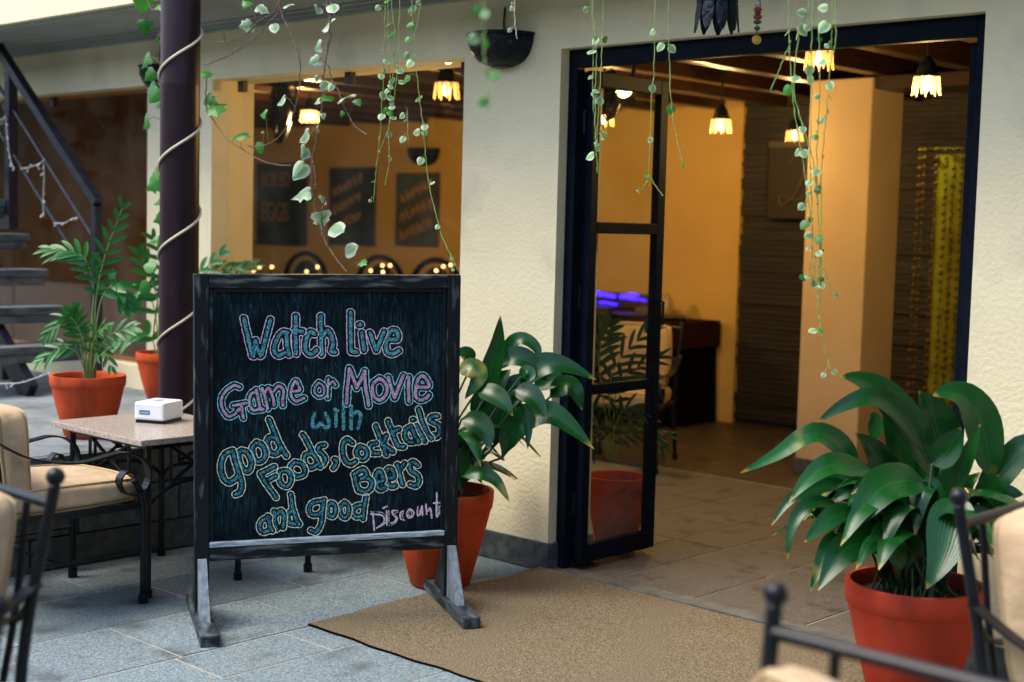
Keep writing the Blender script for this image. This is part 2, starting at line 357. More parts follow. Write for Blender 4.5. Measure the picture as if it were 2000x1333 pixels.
gw = MB().box(-34, 10, -11.2, -11, -.03, 4.6).box(10, 10.2, -11.2, 6, -.03, 4.6).build('added_shade_wall', pm('shade_wall_green', (.035, .06, .03), .9, (.08, .085, .06), 3, detail=9, bump=.8, bscale=6, bdist=.1)); tag(gw, kind='structure', label='unseen dark green wall added to block low sky light and reflections')  # unseen wall added to cut low sky light and darken reflections in the glass
# raised terrace on the left, faced with stone blocks
ter = MB().box(-34, -1.44, -6, 0, -.03, .485).build('terrace', CEMENT); tag(ter, kind='structure', label='raised grey cement terrace with block edge')
for (z0, z1, off) in ((.003, .14, .1), (.14, .32, .33), (.32, .487, .0)):
    y = -6 + off
    while y < -.02:
        y1 = min(y + .52 + rs.uniform(-.04, .06), -.005)
        MB().box(-1.439, -1.398 + rs.uniform(0, .004), y + .004, y1 - .004, z0 + .003, z1 - .003, .006).build('block', LEDGE, ter); y = y1

# ================================================================== BUILDING
bld = empty('cafe_building', (0, 0, 0), label='cream plastered cafe front with wide glass and an overhanging upper floor', cat='building')
T = .28; H = 2.25
wall = MB()
wall.box(1.88, 6, 0, T, 0, H); wall.box(-.58, 0, 0, T, 0, H); wall.box(-2.53, -.58, 0, T, 0, .62)
wall.box(-3.165, -2.53, 0, T, .485, H); wall.box(-7, -3.165, 0, T, .485, .62); wall.box(-9, -7, 0, T, .485, H)
wall.box(-9, 6, 0, T, H, 3.4)
wall.build('wall', PLASTER, bld)
up = MB().box(-9, 6, -.645, -.003, 2.556, 3.6).build('upper_floor', PLASTER, bld)
MB().box(-9, 6, -.60, -.003, 2.540, 2.5555).build('soffit', SOFFIT, bld)
cor = MB()
for (d, z0, z1) in ((.035, 2.50, 2.515), (.06, 2.515, 2.530), (.10, 2.530, 2.5395)): cor.box(-9, 6, -d, -.002, z0, z1, .004)
cor.build('cornice', SOFFIT, bld)
pl = MB(); pl.box(-.60, .014, -.016, -.001, .002, .13, .006); pl.box(.001, .016, .001, T + .012, .002, .128, .006); pl.box(1.866, 6, -.016, -.001, .002, .13, .006)
pl.box(-.02, .014, T + .001, T + .016, .002, .13, .006)
pl.build('plinth', PLINTH, bld)
# glazing: recessed frameless panes with clips
for (a, b, z0) in ((-2.53, -.58, .622), (-7, -4.95, .622), (-4.945, -3.165, .622)):
    g = MB().box(a + .004, b - .004, .10, .108, z0, H - .004).build('window_pane', GLASS if a == -2.53 else GLASSB, bld)
    n = 3 if a == -2.53 else 2
    for k in range(n):
        x = a + (b - a) * ((.07, .53, .955)[k] if n == 3 else (.30, .955)[k])
        MB().box(x - .022, x + .022, .085, .123, H - .065, H - .006, .004).build('glass_clip', IRON, g)
# door frame
df = MB(); df.box(.002, .05, .05, .10, .012, H - .002, .004); df.box(1.83, 1.878, .05, .10, .012, H - .002, .004); df.box(.0505, 1.8295, .05, .10, H - .075, H - .002, .004)
df.build('door_frame', NAVY, bld)
def door_leaf(x, sgn):
    leaf = empty('door_leaf'); leaf.parent = bld; leaf['label'] = 'dark framed glass door leaf folded back into the cafe'
    y0, y1, z0, z1 = .106, .63, .035, 2.165
    f = MB()
    for a, b in ((y0, y0 + .048), (y1 - .055, y1)): f.box(x - .02, x + .02, a, b, z0, z1, .004)
    f.build('stile', NAVY, leaf)
    rails = ((z0, .115), (.775, .82), (1.475, 1.525), (2.10, z1))
    for a, b in rails: MB().box(x - .021, x + .021, y0 + .0485, y1 - .0555, a, b, .005).build('rail', NAVY, leaf)
    for k in range(3): MB().box(x - .003, x + .003, y0 + .05, y1 - .05, rails[k][1] - .004, rails[k + 1][0] + .004).build('pane', GLASSD, leaf)
    for z in (.30, 1.2, 1.95): MB().tube([(x - sgn * .022, y0 - .006, z - .05), (x - sgn * .022, y0 - .006, z + .05)], .009).build('hinge', IRON, leaf)
    for z in (1.12,): MB().tube([(x + .02, y1 - .03, z - .06), (x + .05, y1 - .03, z - .05), (x + .05, y1 - .03, z + .05), (x + .02, y1 - .03, z + .06)], .006).build('handle', IRON, leaf)
door_leaf(.078, 1); door_leaf(1.80, -1)
# folded second leaf seen as a thick dark stile beside the first
MB().box(.018, .054, .106, .15, .035, 2.16, .004).build('folded_stile', NAVY, bld)

# ================================================================== INTERIOR
RM = dict(kind='structure')
tag(MB().box(-11, -2.27, 4.70, 4.9, 0, 2.8).build('back_wall', ORANGE), label='ochre back wall of the cafe room', **RM)
tag(MB().box(-12, -11, -.0, 4.9, 0, 2.8).build('side_wall', BROWN), label='side wall of the cafe room', **RM)
tag(MB().box(5.5, 5.6, .28, 5.6, 0, 2.8).build('end_wall', BROWN), label='far end wall of the cafe room', **RM)
slw = MB().box(-2.265, 5.5, 4.76, 4.9, 0, 2.8).build('slate_wall', SLATE); tag(slw, label='dark wall of stacked slate strips', **RM)
pieces = []
for k in range(3): pieces.append((.9 + .35 * k))
src = [MB().box(0, L - .004, -.05, 0, 0, 1.).build('stone', SLATE, slw) for L in pieces]
zc = 0.; cnt = 0
first = [True] * 3
while zc < 2.7:
    hgt = rs.uniform(.032, .05); x = -2.26 - rs.random() * .0
    while x < 2.2:
        k = rs.randrange(3); o = src[k] if first[k] else src[k].copy()
        if not first[k]: COL.objects.link(o)
        first[k] = False
        o.parent = slw; o.location = (x, 4.759 + rs.uniform(-.02, .03), zc); o.scale = (1, 1, hgt - .003); x += pieces[k]; cnt += 1
    zc += hgt
tag(MB().box(-8, -3.85, 1.0, 1.06, 0, 2.63).build('brown_screen', BROWN), label='brown blind screen behind the left glass', **RM)
ceil = tag(MB().box(-11, 5.5, T, 4.9, 2.64, 2.70).build('ceiling', WOOD), label='dark timber ceiling of the cafe', **RM)
for k in range(24):
    x = -9.2 + k * .56
    MB().box(x - .05, x + .05, T + .01, 4.68, 2.44, 2.639, .006).build('beam', WOOD, ceil)
MB().box(-.255, 5.4, 3.10, 3.46, 2.36, 2.439, .006).build('beam', WOOD, ceil)
colm = tag(MB().box(-.688, -.264, 3.09, 3.47, 0, 2.43, .008).build('column', BEIGE), label='square beige column standing inside the doorway', cat='column')
MB().box(-.70, -.25, 3.075, 3.485, .002, .10, .005).build('skirting', PLINTH, colm)

# buffet counter with cloth, dishes and blue glows for clipped highlights
ct = empty('buffet_counter', (0, 0, 0), label='buffet counter under black cloth against the ochre wall', cat='counter')
cl = MB(); nx = 40
prof = []
for i in range(nx + 1):
    x = -4.6 + i * (2.2 / nx); prof.append((x, 4.02 + .018 * math.sin(i * 1.7)))
vs, fs = [], []
for (x, y) in prof: vs += [(x, y, .78), (x, y - .03, .0035)]
for i in range(nx): fs.append((i * 2, i * 2 + 1, i * 2 + 3, i * 2 + 2))
cl.add(vs, fs); vs, fs = [], []
for i in range(13): y = 4.02 + i * .052; vs += [(-2.40 + .012 * math.sin(i * 1.9), y, .78), (-2.37 + .012 * math.sin(i * 1.9), y, .0035)]
for i in range(12): fs.append((i * 2, i * 2 + 1, i * 2 + 3, i * 2 + 2))
cl.add(vs, fs); cl.build('cloth', BLACKC, ct)
MB().box(-4.6, -2.38, 4.0, 4.66, .781, .80, .004).build('counter_top', REDC, ct)
MB().box(-2.395, -2.362, 4.02, 4.64, .60, .779, .004).build('cloth_edge', REDC, ct)
for i, (x, y) in enumerate(((-2.62, 4.3), (-2.95, 4.25))):
    tag(MB().lathe([(.001, 0), (.09, .0), (.15, .035), (.16, .035), (.10, .008), (.001, .006)], (x, y, .801)).build('serving_dish', pm('dish%d' % i, (.10, .06, .04), .4), smooth=True), label=('dark serving dish at the right end of the buffet', 'dark serving dish beside the glass jar on the buffet')[i], cat='dish')
tag(MB().lathe([(.001, 0), (.05, 0), (.055, .02), (.055, .14), (.03, .17), (.03, .19), (.001, .19)], (-2.80, 4.5, .801)).build('glass_jar', pm('jar', (.35, .25, .12), .2), smooth=True), label='small amber glass jar on the buffet counter', cat='jar')
wr = tag(MB().box(-4.4, -3.15, 4.2, 4.55, .801, .87, .01).build('warming_tray', BRASS), label='long metal warming tray on the buffet behind the door glass', cat='tray')
bl = empty('blue_highlight_glow', (0, 0, 0), label='broken violet blue glow standing in for clipped highlights over the buffet', cat='light strip')  # no real strip: glowing pieces imitate clipped violet highlights
for (a, b, z, r) in ((-3.66, -3.58, .972, .010), (-3.56, -3.42, .968, .017), (-3.44, -3.26, .952, .014), (-3.20, -3.05, .948, .018), (-3.12, -3.02, .972, .010), (-3.04, -2.94, .934, .006), (-3.58, -3.46, .895, .006), (-3.42, -3.24, .888, .008)):
    MB().tube([(a, 4.42, z), (a * .7 + b * .3, 4.42, z + .004), (b, 4.42, z - .006)], r, 8).build('highlight_piece', BLUE_GLOW, bl)
MB().box(-3.68, -2.92, 4.44, 4.455, .872, .98, .003).build('holder', BRASS, bl)

# framed script panel and lit bead curtain
fp = tag(MB().box(-1.98, -1.40, 4.63, 4.665, 1.60, 2.18, .01).build('framed_panel', pm('dark_mirror', (.022, .018, .014), .5, spec=.2)), label='dark framed panel with a pale script letter on slate', cat='panel')
MB().tube(catmull([(-1.62, 4.622, 2.08), (-1.72, 4.622, 1.80), (-1.84, 4.622, 1.70), (-1.86, 4.622, 1.78), (-1.72, 4.622, 1.74), (-1.56, 4.622, 1.84), (-1.52, 4.622, 2.0), (-1.64, 4.622, 2.1), (-1.80, 4.622, 2.02)], 40), .006, 5).build('lettering', pm('faint_script', (.07, .056, .042), .6), fp)
MB().box(-1.98, -1.40, 4.622, 4.629, 2.135, 2.18).build('frame_bar', pm('faint_frame', (.05, .042, .033), .6), fp)
CX0 = on_w(1822, 500, 3.95).x; BX0 = on_w(1788, 500, 3.8).x
cur = empty('curtain', (0, 0, 0), label='yellow green curtain lit from above beside the slate wall', cat='curtain')
m = MB(); vs, fs = [], []
for i in range(61):
    x = CX0 + i * .022; y = 3.95 + .035 * math.sin(i * .9) + .012 * math.sin(i * 2.3)
    vs += [(x, y, 2.02), (x, y, .02)]
for i in range(60): fs.append((2 * i, 2 * i + 1, 2 * i + 3, 2 * i + 2))
m.add(vs, fs).build('drape', CURTAIN, cur, smooth=True)
MB().tube([(BX0 - .05, 3.88, 2.05), (CX0 + 1.4, 3.88, 2.05)], .012).build('rod', BRASS, cur)
bc = empty('bead_curtain', (0, 0, 0), label='hanging strings of amber heart beads beside the column', cat='bead curtain')
for k in range(8):
    x = BX0 + k * .045 + rs.uniform(-.012, .012); y = 3.80 + rs.uniform(-.03, .03); s = MB(); z = 2.04
    s.tube([(x, y, 2.05), (x, y, .2)], .0015, 5)
    while z > .25: s.ball((x + rs.uniform(-.004, .004), y, z), rs.uniform(.010, .017), 6); z -= rs.uniform(.045, .06)
    s.build('bead_strand', BEAD, bc, smooth=True)

sp = empty('ceiling_spot', (CX0 + .02, 3.62, 2.34), label='small ceiling spot throwing yellow green light on the curtain', cat='spotlight')
MB().tube([(0, 0, .0), (0, .03, .07)], .03, 12).build('can', IRON, sp); MB().tube([(0, .03, .07), (0, .03, .30)], .006, 6).build('stem', IRON, sp)
sl_d = bpy.data.lights.new('spot_light', 'SPOT'); sl_d.energy = 3.0; sl_d.color = (.85, .85, .12); sl_d.spot_size = R(80); sl_d.spot_blend = .8; sl_d.shadow_soft_size = .03
sl_o = bpy.data.objects.new('spot_light', sl_d); COL.objects.link(sl_o); sl_o.parent = sp; sl_o.location = (0, .0, -.02); sl_o.rotation_euler = (R(26), 0, 0)

# posters on the back wall
def rect_from(px0, py0, px1, py1, wv):
    a = on_w(px0, py0, wv); b = on_w(px1, py1, wv); return a.x, b.x, b.z, a.z
for i, (r4, txt, mt) in enumerate((((502, 320, 596, 481), ('BOILED', 'EGGS'), POSTER), ((643, 328, 729, 481), None, POSTER), ((774, 338, 853, 482), None, POSTER2))):
    x0, x1, z0, z1 = rect_from(*r4, 4.66)
    o = MB().box(x0, x1, 4.66, 4.685, z0, z1, .004).build('poster', mt)
    tag(o, label=('black chalk menu poster lettered with boiled eggs', 'middle black poster with slanted reddish chalk writing', 'faded grey green poster beside the small wall lamp')[i], cat='poster', group='chalk posters on the ochre wall')
    if txt:
        for j, t in enumerate(txt):
            tx = bpy.data.curves.new('lettering', 'FONT'); tx.body = t; tx.size = (.215, .28)[j]; tx.extrude = .002; tx.materials.append(CHALKO); tx.space_character = .95
            to = bpy.data.objects.new('lettering', tx); COL.objects.link(to); to.parent = o; to.location = (x0 + .08, 4.655, z1 - (.24, .60)[j]); to.rotation_euler = (R(90), 0, 0); to.scale = (.72, 1, 1)
    else:
        s = MB()
        for ln in range(3):
            zz = z1 - .24 - ln * .18
            for q in range(6):
                xx = x0 + .10 + q * .075; dz = q * .026; P = []
                for t in range(8): P.append((xx + .03 * math.cos(t * (.8 + .5 * ((q + ln + i) % 3)) + q * 1.7), 4.656, zz + dz + .05 * math.sin(t * (1.2 + .45 * ((q * 7 + ln * 3 + i * 5) % 4)) + ln + i * 2 + q)))
                s.tube(P, .007, 5)
        s.build('lettering', CHALKO, o)

bpy.context.view_layer.update()
for o in [x for x in COL.objects if x.type == 'FONT']:
    me = bpy.data.meshes.new_from_object(o.evaluated_get(bpy.context.evaluated_depsgraph_get())); n_ = bpy.data.objects.new('lettering', me); COL.objects.link(n_)
    n_.parent = o.parent; n_.location = o.location; n_.rotation_euler = o.rotation_euler; n_.scale = o.scale; bpy.data.objects.remove(o)
# round backed chairs and glowing balls standing in for reflected bulbs
for i, (px, py) in enumerate(((597, 520), (743, 520), (852, 522))):
    c = on_w(px, py, 3.9); ch = empty('round_back_chair', (c.x, 3.9, 0), label=('dark round backed chair under the boiled eggs poster', 'dark round backed chair under the middle poster', 'dark round backed chair under the faded poster')[i], cat='chair', group='round backed chairs inside')
    P = [(.31 * math.cos(a), 0, .92 + .27 * math.sin(a)) for a in [R(-50 + 14 * k) for k in range(21)]]
    MB().tube(P, .026, 8).build('back_hoop', BLACKC, ch)
    MB().lathe([(.20, -.012), (.21, 0), (.20, .012), (.001, .014)], (0, 0, 0), 24).build('back_panel', BLACKC, ch).matrix_local = Matrix.Translation((0, .01, .92)) @ Matrix.Rotation(R(90), 4, 'X')
    for sx in (-1, 1): MB().tube([(sx * .15, 0, .80), (sx * .21, 0, .72)], .014, 6).build('back_strut', BLACKC, ch)
    MB().lathe([(.001, .44), (.22, .44), (.23, .46), (.22, .48), (.001, .48)], (0, -.2, 0)).build('seat', BLACKC, ch)
    for sx in (-1, 1):
        MB().tube([(sx * .20, .0, .72), (sx * .18, -.02, .45), (sx * .2, 0.02, 0.002)], .014, 6).build('leg', BLACKC, ch); MB().tube([(sx * .15, -.36, .45), (sx * .18, -.4, 0.002)], .014, 6).build('leg', BLACKC, ch)
tb = empty('long_table', (0, 0, 0), label='dark long table carrying the reflected bulb glows behind the window', cat='table')
a = on_w(470, 534, 3.3); b = on_w(900, 534, 3.3)
MB().box(a.x, b.x, 3.1, 3.5, .84, .875, .005).build('table_top', WOOD, tb)
for x in (a.x + .1, (a.x + b.x) / 2, b.x - .1): MB().box(x - .03, x + .03, 3.25, 3.31, .002, .839).build('leg', WOOD, tb)
TL = ['leftmost of the row', 'second from the row left end', 'third from the row left end', 'right of the first chair hoop', 'low under the first chair hoop', 'left of the middle chair hoop', 'upper left of the middle pair', 'upper right of the middle pair', 'low under the middle pair', 'lowest by the window right end', 'left of the last pair', 'rightmost of the row']
lights = ((495, 529), (507, 522), (531, 522), (620, 522), (599, 531), (724, 529), (747, 519), (762, 519), (748, 532), (852, 529), (866, 521), (880, 518))
for i, (px, py) in enumerate(lights):
    c = on_w(px, py, 3.3); c.z = max(c.z, .9)
    o = tag(MB().ball((0, 0, 0), .013, 6).build('bulb_reflection', REFL_GLOW, loc=c), label='tiny warm ball imitating a bulb reflection in the window glass, ' + TL[i], cat='light', group='tiny balls imitating bulb reflections')  # glowing balls on stands imitate reflections of bulbs in the pane
    MB().tube([(0, 0, -.012), (0, 0, .876 - c.z)], .01, 6).build('stand', BRASS, o)

# ------------------------------------------------------------------ carved lamps
def carved_lamp(name, loc, top, lit, label, power=26, s=1.):
    if lit: s *= .84
    o = empty(name, loc, label=label, cat='lamp', group='carved petal lamps')
    body = LANT
    MB().lathe([(.001, .165 * s), (.018 * s, .165 * s), (.03 * s, .15 * s), (.052 * s, .12 * s), (.066 * s, .07 * s), (.066 * s, .055 * s), (.082 * s, .05 * s), (.084 * s, .038 * s), (.07 * s, .03 * s), (.001, .035 * s)], (0, 0, 0), 24,
               ripple=lambda a, z: .04 * math.cos(10 * a) if .05 * s < z < .14 * s else 0).build('crown', body, o, smooth=True)
    for k in range(9):
        a = 2 * math.pi * k / 9; d = Vector((math.cos(a), math.sin(a), 0)); t = Vector((-math.sin(a), math.cos(a), 0)); p = MB(); vs, fs = [], []
        for i in range(6):
            f = i / 5; wd = ((.019, .018, .015, .012, .008, .003) if lit else (.021, .025, .026, .022, .016, .006))[i] * s; rr = (.078 + .010 * f) * s; z = .035 * s - f * .115 * s
            for j in (-1, 0, 1): vs.append(d * (rr + (.006 * s if j == 0 else 0)) + t * (wd * j) + Vector((0, 0, z)))
        for i in range(5):
            for j in range(2): fs.append((i * 3 + j, i * 3 + j + 1, i * 3 + j + 4, i * 3 + j + 3))
        p.add(vs, fs).build('petal', PETAL if lit else LANT, o, smooth=True)
    MB().tube([(0, 0, .16 * s), (0, 0, top - loc[2])], .006, 6).build('cord', IRON, o)
    if lit:
        MB().lathe([(.001, -.055 * s), (.018 * s, -.045 * s), (.026 * s, -.02 * s), (.022 * s, .005 * s), (.012 * s, .03 * s)], (0, 0, 0), 14).build('bulb', BULB, o, smooth=True)
        ld = bpy.data.lights.new('lamp_light', 'POINT'); ld.energy = power * .28; ld.color = (1., .60, .20); ld.shadow_soft_size = .035
        lo = bpy.data.objects.new('lamp_light', ld); COL.objects.link(lo); lo.parent = o; lo.location = (0, 0, -.135 * s)
    return o
carved_lamp('hanging_lamp', at(1400, 24, 5.0), 2.54, False, 'unlit dark carved lamp hanging in front of the doorway', s=.86)
LAMPS = [((1600, 112), 6.4, 'lit petal lamp behind the thick vine cluster in the doorway', 12, .86), ((1810, 162), 6.7, 'lit petal lamp at the top right of the doorway', 80, .86), ((1408, 242), 9.0, 'lit petal lamp in front of the ochre wall in the doorway', 48, .86),
         ((1552, 262), 10.1, 'small far lit lamp at the left edge of the beige column', 16, .8), ((1180, 230), 9.0, 'lit petal lamp seen through the open door leaf', 42, .8),
         ((605, 224), 10.6, 'lit petal lamp behind the ivy in the window', 115, .86), ((872, 172), 7.6, 'lit petal lamp at the top right of the window', 19, .9)]
for (p, d, lb, pw, s) in LAMPS:
    q = at(*p, d); carved_lamp('hanging_lamp', q, 2.64, True, lb, pw, s)

def fan(loc, rad, rz, label):
    o = empty('wall_fan', loc, rz, label=label, cat='fan')
    g = MB()
    for rr in (1., .75, .5): g.tube([(rad * rr * math.cos(a), -.06 * (1.2 - rr), rad * rr * math.sin(a)) for a in [2 * math.pi * k / 32 for k in range(32)]], .005, 5, closed=True)
    for k in range(24):
        a = 2 * math.pi * k / 24; g.tube([(.06 * math.cos(a), -.07, .06 * math.sin(a)), (rad * math.cos(a), -.012, rad * math.sin(a))], .002, 4)
    g.build('grille', IRON, o)
    MB().lathe([(rad * math.cos(q_ * math.pi / 16), rad * .35 * math.sin(q_ * math.pi / 16)) for q_ in range(8)] + [(.001, rad * .35)], (0, 0, 0), 32).build('shell', LANT, o, smooth=True).rotation_euler = (R(-90), 0, 0)
    for k in range(3):
        a = R(120 * k + 20); d = Vector((math.cos(a), 0, math.sin(a))); t = Vector((-math.sin(a), 0, math.cos(a)))
        MB().add([d * .03, d * rad * .45 + t * rad * .26 + Vector((0, .02, 0)), d * rad * .85 + t * rad * .22 + Vector((0, .025, 0)), d * rad * .88 - t * rad * .12 - Vector((0, .015, 0)), d * rad * .4 - t * rad * .12 - Vector((0, .01, 0))], [(0, 1, 2, 3, 4)]).build('blade', BRASS, o)
    MB().tube([(0, -.05, 0), (0, .12, 0)], .055, 14).build('motor', IRON, o)
    MB().tube([(0, .1, 0), (0, .12, .12), (0, .12, 2.6 - loc[2])], .012, 6).build('bracket', IRON, o)
fan(at(1192, 185, 7.4), .13, R(-35), 'dark round fan behind the top pane of the door leaf')
fan(at(545, 210, 10.2), .26, R(-35), 'dark round fan behind the upper left of the window')

# wall sconces
def sconce(x, y, ztop, wd, ht, label, sy=-1):
    o = empty('wall_sconce', (x, y, ztop), label=label, cat='wall lamp', group='black bowl wall lamps'); m = MB(); pr = []
    for i in range(9): t = i / 8; pr.append((wd / 2 * (math.cos(t * math.pi / 2) ** .62 if t < 1 else .12), -ht * math.sin(t * math.pi / 2)))
    pr = [(r * .93, z) for r, z in pr[:1]] + [(wd / 2, .0)] + pr[1:]
    m.lathe(pr, (0, 0, 0), 24, math.pi, 2 * math.pi); m.build('bowl', LANT, o, smooth=True)
    MB().tube([(wd / 2 * math.cos(a), wd / 2 * math.sin(a), 0) for a in [math.pi + math.pi * k / 24 for k in range(25)]], .007, 6).build('rim', LANT, o, smooth=True)
    MB().lathe([(.001, -ht - .006), (wd * .17, -ht - .002), (wd * .2, -ht + .012)], (0, -.005, 0), 16, math.pi, 2 * math.pi).build('base_cup', IRON, o)
    for k in range(5):
        a = math.pi * (1.22 + .14 * k); d = Vector((math.cos(a), math.sin(a), 0)); t = Vector((-math.sin(a), math.cos(a), 0)); rr = wd / 2 * 1.004
        MB().add([d * rr + Vector((0, 0, -.03)), d * rr * .985 + t * .012 + Vector((0, 0, -.045)), d * rr * .955 + Vector((0, 0, -.062)), d * rr * .985 - t * .012 + Vector((0, 0, -.045))], [(0, 1, 2, 3)]).build('leaf_cutout', SOIL, o)
    MB().tube([(0, -.01, .0), (-.01, -.006, .06), (-.006, -.004, .125)], .004, 6).build('cable', IRON, o)
    return o
sconce(-.325, -.001, 2.325, .335, .135, 'black bowl wall lamp on the pier between window and door')
sconce(-3.02, -.001, 2.345, .25, .13, 'black bowl wall lamp half hidden behind the dark pole')
q = on_w(833, 292, 4.69); sconce(q.x, 4.69, q.z, .36, .15, 'black bowl wall lamp on the ochre wall inside the window')

# ================================================================== CHALKBOARD SIGN
SA = R(17.5)
LX = _cx * math.cos(SA) + _cy * math.sin(SA)
sg = empty('chalkboard_sign', (-.10, -1.14, .006), math.atan2(LX.y, LX.x), label='large standing chalkboard with bubble lettering in a worn black frame', cat='chalkboard')
sg.rotation_euler = (0, -R(.55), sg.rotation_euler[2])
bpy.context.view_layer.update()
SM = sg.matrix_world.copy(); SMI = SM.inverted()
def board_mat():
    m, b = base_mat('chalkboard'); n, l = nodes(m); b.inputs['Roughness'].default_value = .6; b.inputs['Specular IOR Level'].default_value = .07
    tc = n.new('ShaderNodeTexCoord')
    def nz(sc, st, det):
        mp = n.new('ShaderNodeMapping'); mp.inputs['Scale'].default_value = st; l.new(tc.outputs['Object'], mp.inputs[0])
        t = n.new('ShaderNodeTexNoise'); t.inputs['Scale'].default_value = sc; t.inputs['Detail'].default_value = det; t.inputs['Roughness'].default_value = .7; l.new(mp.outputs[0], t.inputs[0]); return t.outputs[0]
    def rng(v, a, bb, to):
        k = n.new('ShaderNodeMapRange'); k.inputs[1].default_value = a; k.inputs[2].default_value = bb; k.inputs[4].default_value = to; l.new(v, k.inputs[0]); return k.outputs[0]
    def mul(a, bb):
        k = n.new('ShaderNodeMath'); k.operation = 'MULTIPLY'; l.new(a, k.inputs[0]); l.new(bb, k.inputs[1]); return k.outputs[0]
    c1 = n.new('ShaderNodeMix'); c1.data_type = 'RGBA'; c1.inputs[6].default_value = (.0022, .0062, .0095, 1); c1.inputs[7].default_value = (.04, .11, .125, 1)
    l.new(mul(rng(nz(16, (8, 1, .8), 10), .45, .75, 1.), rng(nz(2.6, (1, 1, 1), 3), .40, .66, .9)), c1.inputs[0])
    c2 = n.new('ShaderNodeMix'); c2.data_type = 'RGBA'; l.new(c1.outputs[2], c2.inputs[6]); c2.inputs[7].default_value = (.10, .19, .20, 1)
    l.new(mul(rng(nz(60, (2.5, 1, .35), 6), .60, .72, 1.), rng(nz(3.4, (1, 1, 1.5), 2), .42, .62, .8)), c2.inputs[0])
    l.new(c2.outputs[2], b.inputs['Base Color']); return m
BOARD = board_mat()
MB().box(-.447, .449, -.008, .012, .285, 1.243).build('board', BOARD, sg)
def bars(name, lst, mat, bev=.004):
    for q in lst: MB().box(*q, bev).build(name, mat, sg)
bars('post', [(-.500, -.4475, -.027, .027, .045, 1.2955), (.4495, .502, -.027, .027, .045, 1.2955)], WORNV)
bars('top_rail', [(-.447, .449, -.0265, .0265, 1.2435, 1.295)], WORNH)
bars('bottom_rail', [(-.447, .449, -.026, .026, .233, .2845)], WORNH)
bars('inner_bead', [(-.4465, -.432, -.018, -.0085, .305, 1.243), (.4345, .4485, -.018, -.0085, .305, 1.243), (-.4315, .434, -.018, -.0085, 1.229, 1.2425)], WORN, .003)
bars('chalk_ledge', [(-.4465, .4485, -.030, -.0085, .2850, .3040)], LEDGEW, .003)
for x in (-.474, .476):
    ft = MB(); ft.box(x - .034, x + .034, -.335, .30, .0005, .044, .006); ft.build('foot', FOOTW, sg)
    for sgn in (-1, 1):
        y0 = sgn * .0275; b = MB(); t = .016
        vs = [(x + a, y0 + yy, z) for a in (-t, t) for yy, z in ((0, .0445), (sgn * .145, .0445), (sgn * .128, .075), (sgn * .012, .245), (0, .245))]
        b.add(vs, [(0, 1, 2, 3, 4), (9, 8, 7, 6, 5)] + [(i, 5 + i, 5 + (i + 1) % 5, (i + 1) % 5) for i in range(5)]).build('brace', GREYW if sgn < 0 else WORN, sg)

# ---- hand drawn lettering: skeleton strokes in photo pixels -> distance field -> chalk fill and outline on the board face
def board_pt(px, py, y=-.0085):
    p0 = SM @ Vector((0, y, .7)); nn = SM.to_3x3() @ Vector((0, -1, 0)); return SMI @ on_plane(px, py, p0, nn)
def chalk(name, col, cov, col2=None):
    m = bpy.data.materials.new(name); m.use_nodes = True; n, l = nodes(m); b = n['Principled BSDF']; b.inputs['Roughness'].default_value = .95; b.inputs['Specular IOR Level'].default_value = .1
    b.inputs['Base Color'].default_value = (*col, 1); tc = n.new('ShaderNodeTexCoord')
    if col2:
        t0 = n.new('ShaderNodeTexNoise'); t0.inputs['Scale'].default_value = 60; t0.inputs['Detail'].default_value = 4; l.new(tc.outputs['Object'], t0.inputs[0])
        mx = n.new('ShaderNodeMix'); mx.data_type = 'RGBA'; mx.inputs[6].default_value = (*col, 1); mx.inputs[7].default_value = (*col2, 1)
        r0 = n.new('ShaderNodeMapRange'); r0.inputs[1].default_value = .35; r0.inputs[2].default_value = .65; l.new(t0.outputs[0], r0.inputs[0]); l.new(r0.outputs[0], mx.inputs[0]); l.new(mx.outputs[2], b.inputs['Base Color'])
    t = n.new('ShaderNodeTexNoise'); t.inputs['Scale'].default_value = 260; t.inputs['Detail'].default_value = 3; l.new(tc.outputs['Object'], t.inputs[0])
    r = n.new('ShaderNodeMapRange'); r.inputs[1].default_value = cov; r.inputs[2].default_value = cov + .16; l.new(t.outputs[0], r.inputs[0])
    tr = n.new('ShaderNodeBsdfTransparent'); ms = n.new('ShaderNodeMixShader'); l.new(r.outputs[0], ms.inputs[0]); l.new(tr.outputs[0], ms.inputs[1]); l.new(b.outputs[0], ms.inputs[2])
    l.new(ms.outputs[0], n['Material Output'].inputs[0]); return m
C_TEAL = chalk('teal_chalk', (.04, .23, .27), .36, (.15, .46, .48)); C_BLUE = chalk('blue_teal_chalk', (.025, .15, .21), .37, (.09, .38, .45))
C_PINK = chalk('pink_chalk', (.40, .25, .40), .31, (.60, .42, .56))
C_OPINK = chalk('pink_outline', (.80, .60, .74), .30); C_OCYAN = chalk('cyan_outline', (.30, .74, .74), .30); C_OYEL = chalk('cream_outline', (.80, .81, .58), .30)
MSQ = {1: [(3, 0)], 2: [(0, 1)], 3: [(3, 1)], 4: [(1, 2)], 5: [(3, 2), (1, 0)], 6: [(0, 2)], 7: [(3, 2)], 8: [(2, 3)], 9: [(2, 0)], 10: [(0, 3), (2, 1)], 11: [(2, 1)], 12: [(1, 3)], 13: [(1, 0)], 14: [(0, 3)]}
